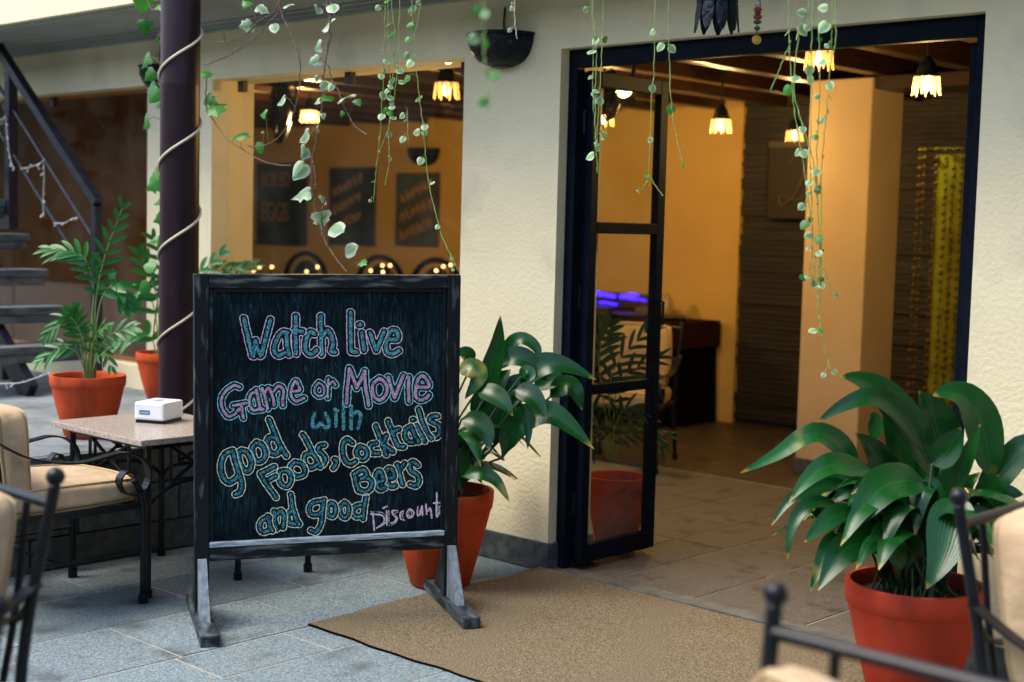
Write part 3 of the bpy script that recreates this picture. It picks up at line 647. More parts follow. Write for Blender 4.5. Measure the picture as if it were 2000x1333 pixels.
def field(strokes, x0, y0, nx, ny, st):
    gx, gy = np.meshgrid(x0 + np.arange(nx) * st, y0 + np.arange(ny) * st); D = np.full(gx.shape, 1e9)
    wob = .55 * np.sin(gx * .31 + gy * .17) + .4 * np.sin(gx * .13 - gy * .41 + 1.3)
    for s in strokes:
        for (ax, ay), (bx, by) in zip(s[:-1], s[1:]):
            dx, dy = bx - ax, by - ay; L = dx * dx + dy * dy + 1e-9; t = np.clip(((gx - ax) * dx + (gy - ay) * dy) / L, 0, 1)
            D = np.minimum(D, np.hypot(gx - ax - t * dx, gy - ay - t * dy))
    return D + wob * .45
def contour(D, lev, x0, y0, st):
    ny, nx = D.shape; S = D - lev; ins = S < 0; segs = {}; pts = {}
    def edge(i, j, e):
        a, b = {0: ((i, j), (i, j + 1)), 1: ((i, j + 1), (i + 1, j + 1)), 2: ((i + 1, j), (i + 1, j + 1)), 3: ((i, j), (i + 1, j))}[e]
        k = (a, b)
        if k not in pts:
            va, vb = S[a], S[b]; t = va / (va - vb); pts[k] = (x0 + (a[1] + t * (b[1] - a[1])) * st, y0 + (a[0] + t * (b[0] - a[0])) * st)
        return k
    nxt = {}
    code = ins[:-1, :-1] * 1 + ins[:-1, 1:] * 2 + ins[1:, 1:] * 4 + ins[1:, :-1] * 8
    for i, j in zip(*np.nonzero((code > 0) & (code < 15))):
        for e0, e1 in MSQ[int(code[i, j])]:
            nxt[edge(i, j, e0)] = edge(i, j, e1)
    loops = []
    while nxt:
        k0, k = nxt.popitem(); lp = [pts[k0]]
        while k in nxt: lp.append(pts[k]); k = nxt.pop(k)
        lp.append(pts[k]); loops.append(lp)
    return loops
def fill_cells(mb, D, lev, x0, y0, st, y):
    ny, nx = D.shape; S = D - lev; idx = {}
    def vid(px, py):
        k = (round(px, 3), round(py, 3))
        if k not in idx: idx[k] = len(mb.v); mb.v.append(tuple(board_pt(px, py, y)))
        return idx[k]
    for i in range(ny - 1):
        for j in range(nx - 1):
            c = [(i, j), (i, j + 1), (i + 1, j + 1), (i + 1, j)]; v = [S[q] for q in c]
            if min(v) >= 0: continue
            poly = []
            for k in range(4):
                a, b = c[k], c[(k + 1) % 4]; va, vb = S[a], S[b]
                if va < 0: poly.append((x0 + a[1] * st, y0 + a[0] * st))
                if (va < 0) != (vb < 0):
                    t = va / (va - vb); poly.append((x0 + (a[1] + t * (b[1] - a[1])) * st, y0 + (a[0] + t * (b[0] - a[0])) * st))
            if len(poly) >= 3:
                ids = []
                for q in poly:
                    w_ = vid(*q)
                    if w_ not in ids: ids.append(w_)
                if len(ids) >= 3: mb.f.append(tuple(ids))
def ribbon(mb, lp, hw, y, rr):
    P = np.array(lp)
    if len(P) < 4: return
    closed = np.hypot(*(P[0] - P[-1])) < 2.5
    for _ in range(2):
        Q = P.copy(); Q[1:-1] = (P[:-2] + 2 * P[1:-1] + P[2:]) / 4; P = Q
    P = P[::2] if len(P) > 10 else P
    if closed: P = np.vstack([P, P[:1]])
    k = len(mb.v); n = len(P)
    for i in range(n):
        t = P[min(i + 1, n - 1)] - P[max(i - 1, 0)]; t = t / (np.hypot(*t) + 1e-9); nn = np.array((-t[1], t[0])); h = hw * (1 + .25 * math.sin(i * .9 + rr))
        for s_ in (1, -1): mb.v.append(tuple(board_pt(*(P[i] + nn * h * s_), y)))
    for i in range(n - 1): mb.f.append((k + 2 * i, k + 2 * i + 1, k + 2 * i + 3, k + 2 * i + 2))
def rounded(s):
    if len(s) < 3: return s
    return [(p.x, p.y) for p in (v for v in catmull([Vector((a, b, 0)) for a, b in s], max(6, (len(s) - 1) * 4)))]
def word(letters, off, sc, r1, r2, cf, co, hw=.8):
    if co: r1 -= 1.55; r2 += .3
    fm, om = MB(), MB(); fields = []
    for li, L in enumerate(letters):
        st = [[(off[0] + x / sc, off[1] + y / sc) for x, y in s] for s in L]; st = [rounded(s) if len(s) > 3 else s for s in st]
        xs = [p[0] for s in st for p in s]; ys = [p[1] for s in st for p in s]; pad = r2 + 3; g = 1.0
        x0, y0 = min(xs) - pad, min(ys) - pad; nx, ny = int((max(xs) - x0 + pad) / g) + 2, int((max(ys) - y0 + pad) / g) + 2
        D = field(st, x0, y0, nx, ny, g); fill_cells(fm, D, r1, x0, y0, g, -.0088 - .00006 * (li % 5))
        if co:
            for lp in contour(D, r2, x0, y0, g):
                runs, cur = [], []
                for p in lp:
                    inside = False
                    for (oD, ox, oy) in fields:
                        i, j = int(round((p[1] - oy) / g)), int(round((p[0] - ox) / g))
                        if 0 <= i < oD.shape[0] and 0 <= j < oD.shape[1] and oD[i, j] < r2 - .8: inside = True; break
                    if inside:
                        if len(cur) > 3: runs.append(cur)
                        cur = []
                    else: cur.append(p)
                if len(cur) > 3: runs.append(cur)
                for q in runs: ribbon(om, q, hw, -.0094 - .00006 * (li % 5), li)
        fields.append((D, x0, y0))
    if fm.f: fm.build('chalk_lettering', cf, sg, fix=False)
    if om.f: om.build('chalk_outline', co, sg, fix=False)
def C(s): return s + [s[0]]
word([[[(200, 180), (250, 400), (295, 585)], [(305, 590), (326, 420)], [(326, 420), (345, 500), (385, 585)], [(395, 575), (440, 380), (490, 195)]],
      [[(680, 335), (610, 335), (545, 440), (535, 540), (580, 580), (645, 555)], [(660, 345), (670, 470), (690, 570)]],
      [[(765, 155), (760, 350), (768, 560)], [(740, 312), (835, 322)]],
      [[(970, 350), (920, 325), (885, 380), (868, 480), (890, 550), (945, 565), (990, 525)]],
      [[(1035, 155), (1040, 350), (1045, 570)], [(1060, 370), (1110, 310), (1150, 370), (1170, 450), (1150, 530), (1190, 545)]]], (440, 590), 5.5556, 5.0, 7.6, C_TEAL, C_OPINK)
word([[[(1360, 115), (1360, 350), (1365, 540)], [(1365, 540), (1425, 548)]], [[(1480, 335), (1495, 440), (1505, 520)]], [[(1450, 250), (1472, 250)]],
      [[(1570, 335), (1610, 450), (1640, 525)], [(1640, 520), (1690, 400), (1722, 325)]],
      [[(1775, 405), (1865, 408), (1868, 335), (1820, 305), (1770, 360), (1742, 480), (1772, 555), (1830, 560), (1885, 530)]]], (440, 590), 5.5556, 4.9, 7.4, C_TEAL, C_OPINK)
word([[[(480, 470), (400, 445), (290, 505), (200, 620), (185, 760), (240, 890), (310, 950), (400, 910), (475, 830)], [(380, 770), (590, 735)], [(512, 780), (540, 970)]],
      [[(740, 560), (680, 575), (640, 680), (655, 790), (710, 848), (800, 830)], [(752, 515), (790, 680), (820, 825), (868, 830)]],
      [[(850, 495), (900, 640), (940, 815)], [(890, 560), (950, 485), (990, 540), (1030, 660), (1045, 765)], [(1040, 540), (1110, 455), (1180, 490), (1200, 560), (1180, 680), (1190, 765)]],
      [[(1370, 540), (1460, 520), (1430, 420), (1390, 375), (1340, 450), (1320, 560), (1340, 650), (1410, 700), (1530, 650)]]], (410, 700), 8.3333, 4.2, 6.9, C_PINK, C_OCYAN)
word([[C([(165, 355), (112, 430), (112, 505), (170, 548), (238, 518), (243, 430), (205, 375)])], [[(305, 300), (300, 440), (295, 570)], [(310, 400), (370, 330), (410, 390)]]], (600, 700), 7.4074, 3.5, 6.2, C_PINK, C_OCYAN)
word([[[(610, 150), (590, 350), (575, 520), (570, 655)], [(620, 170), (680, 330), (715, 430)], [(715, 430), (770, 330), (830, 190)], [(835, 190), (840, 400), (870, 560), (890, 685)]],
      [C([(1040, 292), (955, 370), (942, 480), (985, 575), (1060, 605), (1138, 530), (1158, 430), (1110, 335)])],
      [[(1172, 275), (1210, 400), (1265, 575)], [(1265, 575), (1330, 400), (1390, 255)]], [[(1470, 275), (1465, 450), (1470, 625)]],
      [[(1610, 420), (1758, 410), (1720, 300), (1660, 255), (1602, 310), (1572, 430), (1572, 555), (1640, 605), (1720, 580), (1760, 535)]]], (600, 700), 7.4074, 4.6, 7.3, C_PINK, C_OCYAN)
word([[[(105, 800), (78, 900), (82, 985), (140, 998), (190, 940)], [(190, 935), (250, 998), (310, 988), (318, 920), (262, 800)]], [[(415, 805), (415, 985)]], [[(402, 745), (438, 758)]], [[(525, 660), (525, 1020)]],
      [[(635, 690), (635, 1020)], [(650, 830), (720, 772), (775, 820), (760, 920), (735, 1015)]]], (600, 700), 7.4074, 3.4, 6, C_TEAL, None)
word([[[(310, 565), (200, 620), (152, 760), (172, 910), (250, 1000), (350, 955), (388, 900)], [(310, 565), (350, 720), (410, 920), (438, 1040), (410, 1135), (352, 1165)]],
      [C([(440, 565), (392, 605), (402, 720), (452, 815), (530, 845), (568, 760), (548, 650), (500, 585)])], [C([(640, 455), (582, 530), (592, 645), (650, 715), (738, 680), (758, 590), (720, 495)])],
      [[(812, 140), (870, 280), (940, 450), (1000, 560), (1048, 635)], [(885, 385), (805, 395), (785, 490), (832, 595), (920, 605), (958, 540)]]], (410, 800), 7.016, 4.4, 7.1, C_BLUE, C_OYEL)
word([[[(692, 890), (760, 1000), (830, 1100), (908, 1205)], [(692, 880), (780, 835), (885, 785)], [(810, 960), (900, 915)]],
      [C([(965, 855), (945, 930), (982, 1025), (1060, 1055), (1108, 980), (1098, 885), (1040, 838)])], [C([(1160, 725), (1103, 790), (1122, 875), (1200, 925), (1288, 888), (1298, 812), (1250, 745)])],
      [[(1272, 345), (1340, 460), (1400, 590), (1470, 700), (1508, 785)], [(1380, 605), (1305, 625), (1294, 720), (1342, 785), (1410, 795), (1458, 760)]],
      [[(1570, 492), (1502, 505), (1486, 570), (1540, 612), (1580, 670), (1568, 735), (1540, 765)]], [[(1702, 685), (1736, 705), (1718, 770), (1692, 805)]]], (410, 800), 7.016, 4.0, 6.5, C_BLUE, C_OYEL)
word([[[(388, 570), (312, 525), (264, 590), (264, 700), (292, 795), (360, 845), (428, 808)]], [C([(490, 615), (444, 680), (464, 755), (530, 780), (576, 730), (566, 655)])], [[(700, 575), (632, 592), (614, 650), (652, 705), (730, 705)]],
      [[(692, 350), (740, 480), (790, 620), (828, 722)], [(790, 560), (830, 475)], [(800, 600), (860, 640), (915, 685)]], [[(850, 285), (890, 390), (940, 520), (985, 612), (1058, 620)], [(905, 428), (995, 392)]],
      [[(1150, 365), (1085, 395), (1074, 480), (1112, 555), (1180, 565)], [(1152, 355), (1190, 450), (1248, 555)]], [[(1222, 345), (1270, 440), (1328, 545)]], [[(1172, 270), (1190, 270)]],
      [[(1252, 132), (1300, 300), (1360, 440), (1416, 508)]], [[(1498, 222), (1422, 226), (1394, 270), (1450, 310), (1518, 350), (1518, 450), (1480, 495), (1444, 470)]]], (630, 780), 6.664, 4.1, 6.6, C_BLUE, C_OYEL)
word([[[(412, 980), (440, 1100), (462, 1185)], [(422, 970), (520, 915), (568, 960), (556, 1010), (505, 1038)], [(570, 1022), (636, 1060), (628, 1155), (560, 1205), (472, 1188)]],
      [[(702, 1078), (788, 1060), (768, 972), (730, 938), (694, 1000), (694, 1100), (740, 1172), (808, 1158)]], [[(842, 1030), (928, 1018), (908, 922), (860, 905), (824, 960), (834, 1060), (880, 1132), (948, 1128)]],
      [[(972, 855), (1000, 980), (1038, 1110)], [(1002, 918), (1066, 838)]], [[(1238, 860), (1180, 815), (1134, 860), (1154, 938), (1230, 988), (1256, 1070), (1218, 1125), (1142, 1108)]]], (630, 780), 6.664, 4.2, 6.7, C_BLUE, C_OYEL)
word([[[(232, 355), (162, 382), (134, 440), (162, 496), (222, 486)], [(216, 345), (230, 420), (258, 486)]], [[(276, 295), (285, 390), (300, 470)], [(292, 332), (348, 290), (374, 350), (364, 455)]],
      [[(440, 130), (455, 250), (490, 360), (522, 422)], [(440, 295), (412, 340), (422, 405), (480, 422)]]], (480, 940), 5, 4.2, 6.5, C_BLUE, C_OYEL)
word([[[(738, 195), (652, 214), (620, 270), (642, 326), (710, 326), (738, 300)], [(763, 184), (750, 300), (734, 415), (690, 495), (635, 482)]], [C([(830, 214), (794, 260), (804, 326), (850, 346), (876, 290), (866, 234)])],
      [C([(960, 210), (919, 260), (934, 336), (980, 355), (1006, 300), (996, 234)])], [[(1172, 155), (1160, 250), (1145, 368)], [(1120, 234), (1064, 254), (1050, 318), (1082, 350), (1138, 338)]]], (480, 940), 5, 4.0, 6.3, C_BLUE, C_OYEL)
word([[[(1240, 312), (1256, 482)], [(1222, 322), (1330, 335), (1350, 400), (1275, 462)]], [[(1375, 290), (1380, 430)]], [[(1342, 264), (1382, 246)]], [[(1480, 288), (1432, 292), (1440, 330), (1470, 360), (1450, 400), (1410, 412)]],
      [[(1540, 292), (1512, 312), (1512, 368), (1550, 382)]], [C([(1600, 272), (1572, 310), (1590, 358), (1630, 345), (1640, 302)])], [[(1680, 252), (1675, 335), (1702, 320), (1720, 244), (1726, 335)]],
      [[(1760, 228), (1766, 325)], [(1770, 302), (1798, 264), (1810, 300), (1816, 360)]], [[(1865, 112), (1860, 340)], [(1832, 216), (1900, 212)]], [[(1902, 240), (1882, 268), (1898, 300), (1866, 352)]]], (480, 940), 5, 1.45, 3, C_OPINK, None)
word([[[(1222, 300), (1340, 312), (1372, 395), (1300, 455)]], [[(1396, 285), (1400, 438)]], [[(1490, 300), (1455, 322), (1482, 360), (1462, 408), (1420, 432)]], [[(1545, 306), (1528, 330), (1540, 372)]], [C([(1604, 290), (1588, 316), (1604, 346), (1622, 320)])], [[(1694, 300), (1706, 270)]], [[(1786, 300), (1800, 285)]], [[(1872, 130), (1870, 330), (1896, 280)]]],
     (480, 940), 5, .75, 3, chalk('pale_thin_chalk', (.62, .66, .62), .36), None)

# ================================================================== COIR MAT
mm = MB(); nx, ny = 60, 30; vs, fs = [], []
def matp(i, j):
    s, t = i / nx, j / ny; x = -.03 + s * 3.0; y = -1.295 + t * 1.292
    x += (-.05 * math.exp(-((s) * 14) ** 2)) * math.sin(math.pi * t) * .6 + .008 * math.sin(t * 9) * (s < .02)
    y += (.005 * math.sin(s * 31) + .004 * math.sin(s * 83 + 1)) * (j == 0); x += (.005 * math.sin(t * 17) + .003 * math.sin(t * 47)) * (i == 0)
    z = .011 + .0025 * math.sin(x * 5 + y * 3) + .012 * math.exp(-((x + .03) ** 2 + (y + .03) ** 2) / .02)
    return (x, y, z)
for j in range(ny + 1):
    for i in range(nx + 1): vs.append(matp(i, j))
for j in range(ny):
    for i in range(nx): k = j * (nx + 1) + i; fs.append((k, k + 1, k + nx + 2, k + nx + 1))
border = [(i, 0) for i in range(nx + 1)] + [(nx, j) for j in range(1, ny + 1)] + [(i, ny) for i in range(nx - 1, -1, -1)] + [(0, j) for j in range(ny - 1, 0, -1)]
k0 = len(vs)
for (i, j) in border: x, y, z = matp(i, j); vs.append((x, y, .0042))
for q in range(len(border)):
    a = border[q]; b = border[(q + 1) % len(border)]
    fs.append((a[1] * (nx + 1) + a[0], k0 + q, k0 + (q + 1) % len(border), b[1] * (nx + 1) + b[0]))
mat_o = mm.add(vs, fs).build('door_mat', MAT, smooth=False); tag(mat_o, label='large tan coir mat laid before the doorway', cat='mat')
MB().tube([matp(i, 0)[:2] + (.0075,) for i in range(0, nx + 1)], .0035, 6).build('dark_edge', BLACKC, mat_o)

# ================================================================== POLE
pc = on_w(349, 640, -.77); POLE = Vector((pc.x, -.77, .486))
pole = empty('pole', POLE, label='dark round iron pole wound with a pale cable', cat='pole'); PR = .0905
MB().lathe([(PR * 1.0, 0), (PR, 1.62), (PR * 1.006, 1.624), (PR, 1.63), (PR, 3.2)], n=40).build('shaft', POLEM, pole, smooth=True)
MB().lathe([(.001, .02), (PR + .03, .02), (PR + .03, .0), (.001, .0)], n=32).build('base_plate', POLEM, pole)
ang0 = math.atan2(CAM.y - POLE.y, CAM.x - POLE.x)
P = []
for k in range(420):
    t = k / 60; a = ang0 - math.pi / 2 + 2 * math.pi * t; z = -.02 + .415 * (t + .055)
    if 0 < z < 3.1: P.append(((PR + .006) * math.cos(a), (PR + .006) * math.sin(a), z))
MB().tube(P, .006, 8).build('cable', ROPE, pole, smooth=True)

# ================================================================== STAIRS
st = empty('staircase', (0, 0, 0), label='open wooden stair with dark steel handrail rising past the left glass', cat='staircase')
W0 = -.26; TU = [-3.366 - .222 * k for k in range(9)]; TZ = [.755 + .207 * k for k in range(9)]
for k in range(9):
    MB().box(TU[k] - .27, TU[k], W0 - 1.05, W0, TZ[k] - .045, TZ[k], .006).build('tread', TREAD, st)
    MB().box(TU[k] - .035, TU[k] - .012, W0 - 1.0, W0 - .02, TZ[k] - .095, TZ[k] - .046, .003).build('nosing_bar', TREAD, st)
    MB().box(TU[k] - .24, TU[k] - .20, W0 - .42, W0 - .38, TZ[k] - .046 - .16 + (0 if k else .0), TZ[k] - .0465, .002).build('bracket', RAILM, st)
for wv in (W0 - .40, W0 - .85):
    MB().beam((TU[0] + .08, wv, .50), (TU[8] - .25, wv, TZ[8] - .25), .05, .13).build('stringer', RAILM, st)
def rail_pt(u, z): return (u, W0 - .02, z)
sl = (2.529 - 1.58) / (4.41 - 3.24)
MB().beam(rail_pt(-3.225, 1.568), rail_pt(-5.6, 1.568 + sl * 2.375), .055, .05).build('handrail', RAILM, st)
for d in (.23, .50): MB().tube([rail_pt(-3.27, 1.60 - d), rail_pt(-5.5, 1.60 - d + sl * 2.23)], .011, 8).build('mid_bar', RAILM, st)
MB().box(-3.265, -3.215, W0 - .045, W0 + .005, .49, 1.548, .003).build('post', RAILM, st)
MB().box(-4.265, -4.205, W0 - .05, W0 + .01, 1.46, 2.36, .003).build('post', RAILM, st)
MB().box(-4.205, -5.2, W0 - .05, W0 + .01, 1.40, 1.459, .003).build('bracket', RAILM, st)
# fairy lights on the rail
fl = empty('fairy_light_string', (0, 0, 0), label='pale clear fairy light string looped along the stair rail', cat='string lights')
def wire_px(pts, wv, bulbs=True):
    P = catmull([on_w(x, y, wv) for x, y in pts], 22); MB().tube(P, .003, 5).build('wire', WHITEC, fl)
    for i in range(2, 22, 3):
        d = Vector((rs.uniform(-.02, .02), rs.uniform(-.02, .02), rs.uniform(-.03, .01))); MB().tube([P[i], P[i] + d], [.003, .0055], 6).build('bulb', GREYB, fl)
wire_px([(85, 318), (86, 350), (84, 395), (86, 425)], W0 - .03); wire_px([(40, 330), (62, 326), (80, 318), (86, 312)], W0 - .04); wire_px([(10, 225), (16, 285), (22, 318), (28, 330)], W0 - .06)
wire_px([(105, 436), (125, 436), (140, 428), (152, 426)], W0 - .04); wire_px([(0, 750), (40, 748), (80, 735), (100, 728)], -1.0); wire_px([(0, 245), (6, 234), (12, 230)], W0 - .06)

# ================================================================== TABLE AND NAPKIN BOX
tbl = empty('cafe_table', (-1.04, -1.30, 0), label='low square granite topped table with black iron legs', cat='table')
MB().box(-.345, .345, -.285, .285, .616, .640, .004).build('table_top', GRANITE, tbl)
lx, ly = .285, .215
for sx in (-1, 1):
    for sy in (-1, 1):
        lg = MB().tube([(sx * lx, sy * ly, .0), (sx * lx, sy * ly, .615)], .0135, 10).build('leg', IRON, tbl); MB().tube([(sx * lx, sy * ly, .0005), (sx * lx, sy * ly, .035)], .0185, 12).build('foot_cap', IRON, lg)
def lattice(a, b):
    a, b = Vector(a), Vector(b); m = MB(); L = (b - a); z = Vector((0, 0, 1))
    m.beam(a + z * .603, b + z * .603, .02, .022)
    for f in (.24, .76): m.tube([a + L * f + z * .595, a + L * f + z * .44], .007, 6)
    m.tube([a + L * .24 + z * .595, a + L * .76 + z * .445], .008, 6); m.tube([a + L * .76 + z * .595, a + L * .24 + z * .445], .008, 6)
    m.tube([a + L * f + z * (.36 + .09 * math.sin(math.pi * f) ** .6) for f in [k / 14 for k in range(15)]], .0085, 6)
    m.ball(a + L * .5 + z * .52, .016, 6); m.build('apron_lattice', IRON, tbl)
for s in (-1, 1): lattice((-lx, s * ly, 0), (lx, s * ly, 0)); lattice((s * lx, -ly, 0), (s * lx, ly, 0))
n1, n2, n3 = on_z(319, 830, .64), on_z(279, 823, .64), on_z(358, 821, .64)
ax = (n3 - n1); nb = empty('napkin_box', (n1.x, n1.y, .6405), math.atan2(ax.y, ax.x), label='white plastic napkin box with blue label on the granite table', cat='napkin box')
lw, ld = ax.length, (n2 - n1).length
MB().box(.004, lw - .004, .004, ld - .004, .0, .012, .002).build('dark_base', IRON, nb)
MB().box(0, lw, 0, ld, .0125, .088, .010).build('body', WHITEP, nb)
MB().box(lw * .3, lw * .7, ld * .38, ld * .62, .0882, .0892, .0004).build('slot', pm('slot_grey', (.25, .3, .33), .5), nb)
lab = MB().box(-.0008, .0, ld * .46, ld * .82, .036, .054, .0003).build('label', BLUEL, nb)
MB().tube([(-.0012, ld * .50 + (ld * .28) * k / 12, .044 + .003 * math.sin(k * 2.2)) for k in range(13)], .0013, 4).build('logo', WHITEP, lab)

# ================================================================== CHAIRS
def cushion(lx, ly, lz, name, parent, crown=.35, n=18, rough=.0, seed=0):
    """puffy box cushion centred on origin, lx x ly x lz"""
    bm = bmesh.new(); bmesh.ops.create_cube(bm, size=2); bmesh.ops.subdivide_edges(bm, edges=bm.edges[:], cuts=9, use_grid_fill=True)
    rr = random.Random(seed); ph = [rr.uniform(0, 6) for _ in range(4)]
    for v in bm.verts:
        x, y, z = v.co; e = 5.0
        m = (abs(x) ** e + abs(y) ** e + abs(z) ** e) ** (1 / e); k = 1 / max(m, 1e-6) * max(abs(x), abs(y), abs(z))
        x, y, z = x * (.35 + .65 * k), y * (.35 + .65 * k), z * k
        puff = 1 + crown * (1 - x * x) * (1 - y * y) * .8
        z = z * (.80 * puff + .06 * math.sin(3.1 * x + ph[0]) * math.sin(2.7 * y + ph[1]))
        wob = 1 + .012 * math.sin(4 * z + 5 * y + ph[2]); v.co = Vector((x * lx / 2 * wob, y * ly / 2 * wob, z * lz / 2))
    me = bpy.data.meshes.new(name); bm.to_mesh(me); bm.free(); me.materials.append(CUSH)
    for p in me.polygons: p.use_smooth = True
    o = bpy.data.objects.new(name, me); COL.objects.link(o); o.parent = parent
    def shape(x, y, z):
        e = 5.0; m = (abs(x) ** e + abs(y) ** e + abs(z) ** e) ** (1 / e); k = 1 / max(m, 1e-6) * max(abs(x), abs(y), abs(z))
        x, y, z = x * (.35 + .65 * k), y * (.35 + .65 * k), z * k; puff = 1 + crown * (1 - x * x) * (1 - y * y) * .8
        z = z * (.80 * puff + .06 * math.sin(3.1 * x + ph[0]) * math.sin(2.7 * y + ph[1])); wob = 1 + .012 * math.sin(4 * z + 5 * y + ph[2])
        return (x * lx / 2 * wob, y * ly / 2 * wob, z * lz / 2)
    for s in (1, -1):
        pts = []
        for k in range(72):
            a = 2 * math.pi * k / 72; ca, sa = math.cos(a), math.sin(a); m = max(abs(ca), abs(sa)); q_ = shape(ca / m, sa / m, s); pts.append((q_[0] * 1.008, q_[1] * 1.008, q_[2] + s * .0022))
        MB().tube(pts, .0048, 6, closed=True).build('piping', PIPING, o, smooth=True)
    return o
def make_chair(label, group='tan cushioned iron chairs'):
    c = empty('iron_chair', (0, 0, 0), label=label, cat='chair', group=group)
    for s in (-1, 1):
        P = [(s * .255, -.38, 0), (s * .25, -.345, .22), (s * .25, -.325, .42), (s * .255, -.345, .62), (s * .268, -.39, .86), (s * .27, -.398, .905)]
        p = MB().tube(catmull(P, 16), .0135, 10).build('back_post', IRON, c, smooth=True)
        MB().ball((s * .27, -.40, .922), .021, 10).build('finial', IRON, p, smooth=True); MB().tube([(s * .255, -.38, .0005), (s * .254, -.376, .035)], .019, 12).build('foot_cap', IRON, p)
        l = MB().tube(catmull([(s * .265, .25, 0), (s * .265, .25, .28), (s * .265, .248, .38), (s * .268, .225, .46), (s * .270, .205, .49)], 14), .0135, 10).build('front_leg', IRON, c, smooth=True)
        MB().tube([(s * .265, .25, .0005), (s * .265, .25, .036)], .019, 12).build('foot_cap', IRON, l)
        prof = [(-.36, .69), (-.22, .615), (-.04, .580), (.08, .592), (.14, .600), (.20, .590), (.255, .555), (.272, .50), (.25, .450), (.20, .432), (.155, .452), (.142, .495), (.165, .524), (.195, .518), (.200, .498)]
        MB().strap(catmull([(s * .265, y, z) for y, z in prof], 56), (1, 0, 0), .042, .006).build('arm', IRON, c, smooth=False)
        MB().tube([(s * .262, -.34, .20), (s * .265, .25, .215)], .007, 6).build('stretcher', IRON, c)
        MB().tube(catmull([(s * .14, -.342, .44), (s * .15, -.37, .62), (s * .155, -.395, .86)], 8), .009, 8).build('back_bar', IRON, c)
    MB().tube([(-.262, -.10, .205), (.262, -.10, .205)], .007, 6).build('stretcher', IRON, c)
    MB().tube([(-.268, -.39, .862), (.268, -.39, .862)], .0125, 10).build('top_rail', IRON, c)
    MB().tube(catmull([(-.256, -.355, .66), (-.16, -.365, .585), (0, -.37, .555), (.16, -.365, .585), (.256, -.355, .66)], 20), .010, 8).build('curved_rail', IRON, c)
    f = MB(); f.beam((-.262, -.33, .385), (.262, -.33, .385), .022, .022); f.beam((-.262, .24, .385), (.262, .24, .385), .022, .022)
    f.beam((-.255, -.33, .3845), (-.255, .24, .3845), .022, .021); f.beam((.255, -.33, .3845), (.255, .24, .3845), .022, .021)
    for y in (-.12, 0, .12): f.beam((-.245, y, .384), (.245, y, .384), .03, .008)
    f.build('seat_frame', IRON, c)
    a = cushion(.505, .57, .115, 'seat_cushion', c, seed=1); a.location = (0, -.025, .4445)
    b = cushion(.46, .42, .135, 'back_cushion', c, crown=.5, seed=2); b.location = (0, -.262, .685); b.rotation_euler = (R(90 + 9), 0, 0)
    return c
ch1 = make_chair('iron chair with tan cushions drawn up to the granite table')
ch1.location = (-.965, -1.82, .002)
LOW = [q for q in ch1.children if q.name.startswith('back_cushion')][0]
CH = [((.926, -3.389), R(180), 'blurred iron chair at the left edge with one ball finial showing'), ((3.096, -3.037), R(180), 'blurred iron chair low at the bottom right with long back rail'),
      ((3.033, -1.331), R(-90), 'iron chair beside the right hand potted plant at the picture edge'), ((1.80, -3.96), R(176), 'nearest iron chair barely showing in the lower left corner'),
      ((-.94, -.53), R(180), 'iron chair hidden behind the chalkboard showing only its foot'), ((-1.55, 2.45), R(205), 'iron chair with pale cushions inside behind the door glass')]
for (x, y), rz, lb in CH:
    c = copy_tree(ch1)
    if lb.startswith('blurred iron chair low'):
        bq = [q for q in c.children if q.name.startswith('back_cushion')][0]; bq.rotation_mode = 'QUATERNION'
        from mathutils import Euler
        bq.rotation_quaternion = Euler((R(99), 0, 0)).to_quaternion() @ Euler((0, 0, R(17))).to_quaternion(); bq.location.z -= .085; bq.location.x += .05
    c.location = (x, y, .002 if y > -3 or x < 1 else .002); c.rotation_euler = (0, 0, rz); c['label'] = lb

LOW.location.z -= .10; LOW.location.y += .015; LOW.rotation_euler.x = R(90 + 4)
# ================================================================== PLANTS
def blade(pts, wid, mat, name, parent, nh=None, fold=.25, n=16, base=.12, wave=.0, tipw=.02, droop=None):
    """flat leaf blade along a spine with UVs; wid = full width; base = share of the length that is narrow stalk"""
    S = catmull(pts, n); m = MB(); k = len(S); nx = 4; nh = nh or (( CAM - S[k // 2]).normalized() * .8 + Vector((0, 0, .55)))
    ph = random.random() * 6
    prev = None
    for i in range(k):
        T = (S[min(i + 1, k - 1)] - S[max(i - 1, 0)]).normalized(); sd = T.cross(nh)
        if sd.length < .12 and prev: sd = prev
        sd.normalize()
        if prev and sd.dot(prev) < 0: sd = -sd
        if prev: sd = (sd * .6 + prev * .4).normalized()
        prev = sd; nn = sd.cross(T).normalized(); t = i / (k - 1)
        if t < base: wv = .06 + .12 * t / max(base, 1e-3)
        else: q = (t - base) / (1 - base); wv = max(.02, math.sin(math.pi * (q ** .74)) ** .82) if q > .06 else .18 + q * 6 * .35
        if t == 1: wv = tipw
        for j in range(nx + 1):
            s = j / nx - .5; off = nn * (-abs(s) * wid * wv * fold * -1) + nn * (wave * wid * math.sin(t * 9 + ph + (3 if s > 0 else 0)) * abs(s))
            m.v.append(tuple(S[i] + sd * (s * wid * wv) + off)); m.uv.append((j / nx, t))
    for i in range(k - 1):
        for j in range(nx): a = i * (nx + 1) + j; m.f.append((a, a + 1, a + nx + 2, a + nx + 1))
    return m.build(name, mat, parent, smooth=True, fix=False)
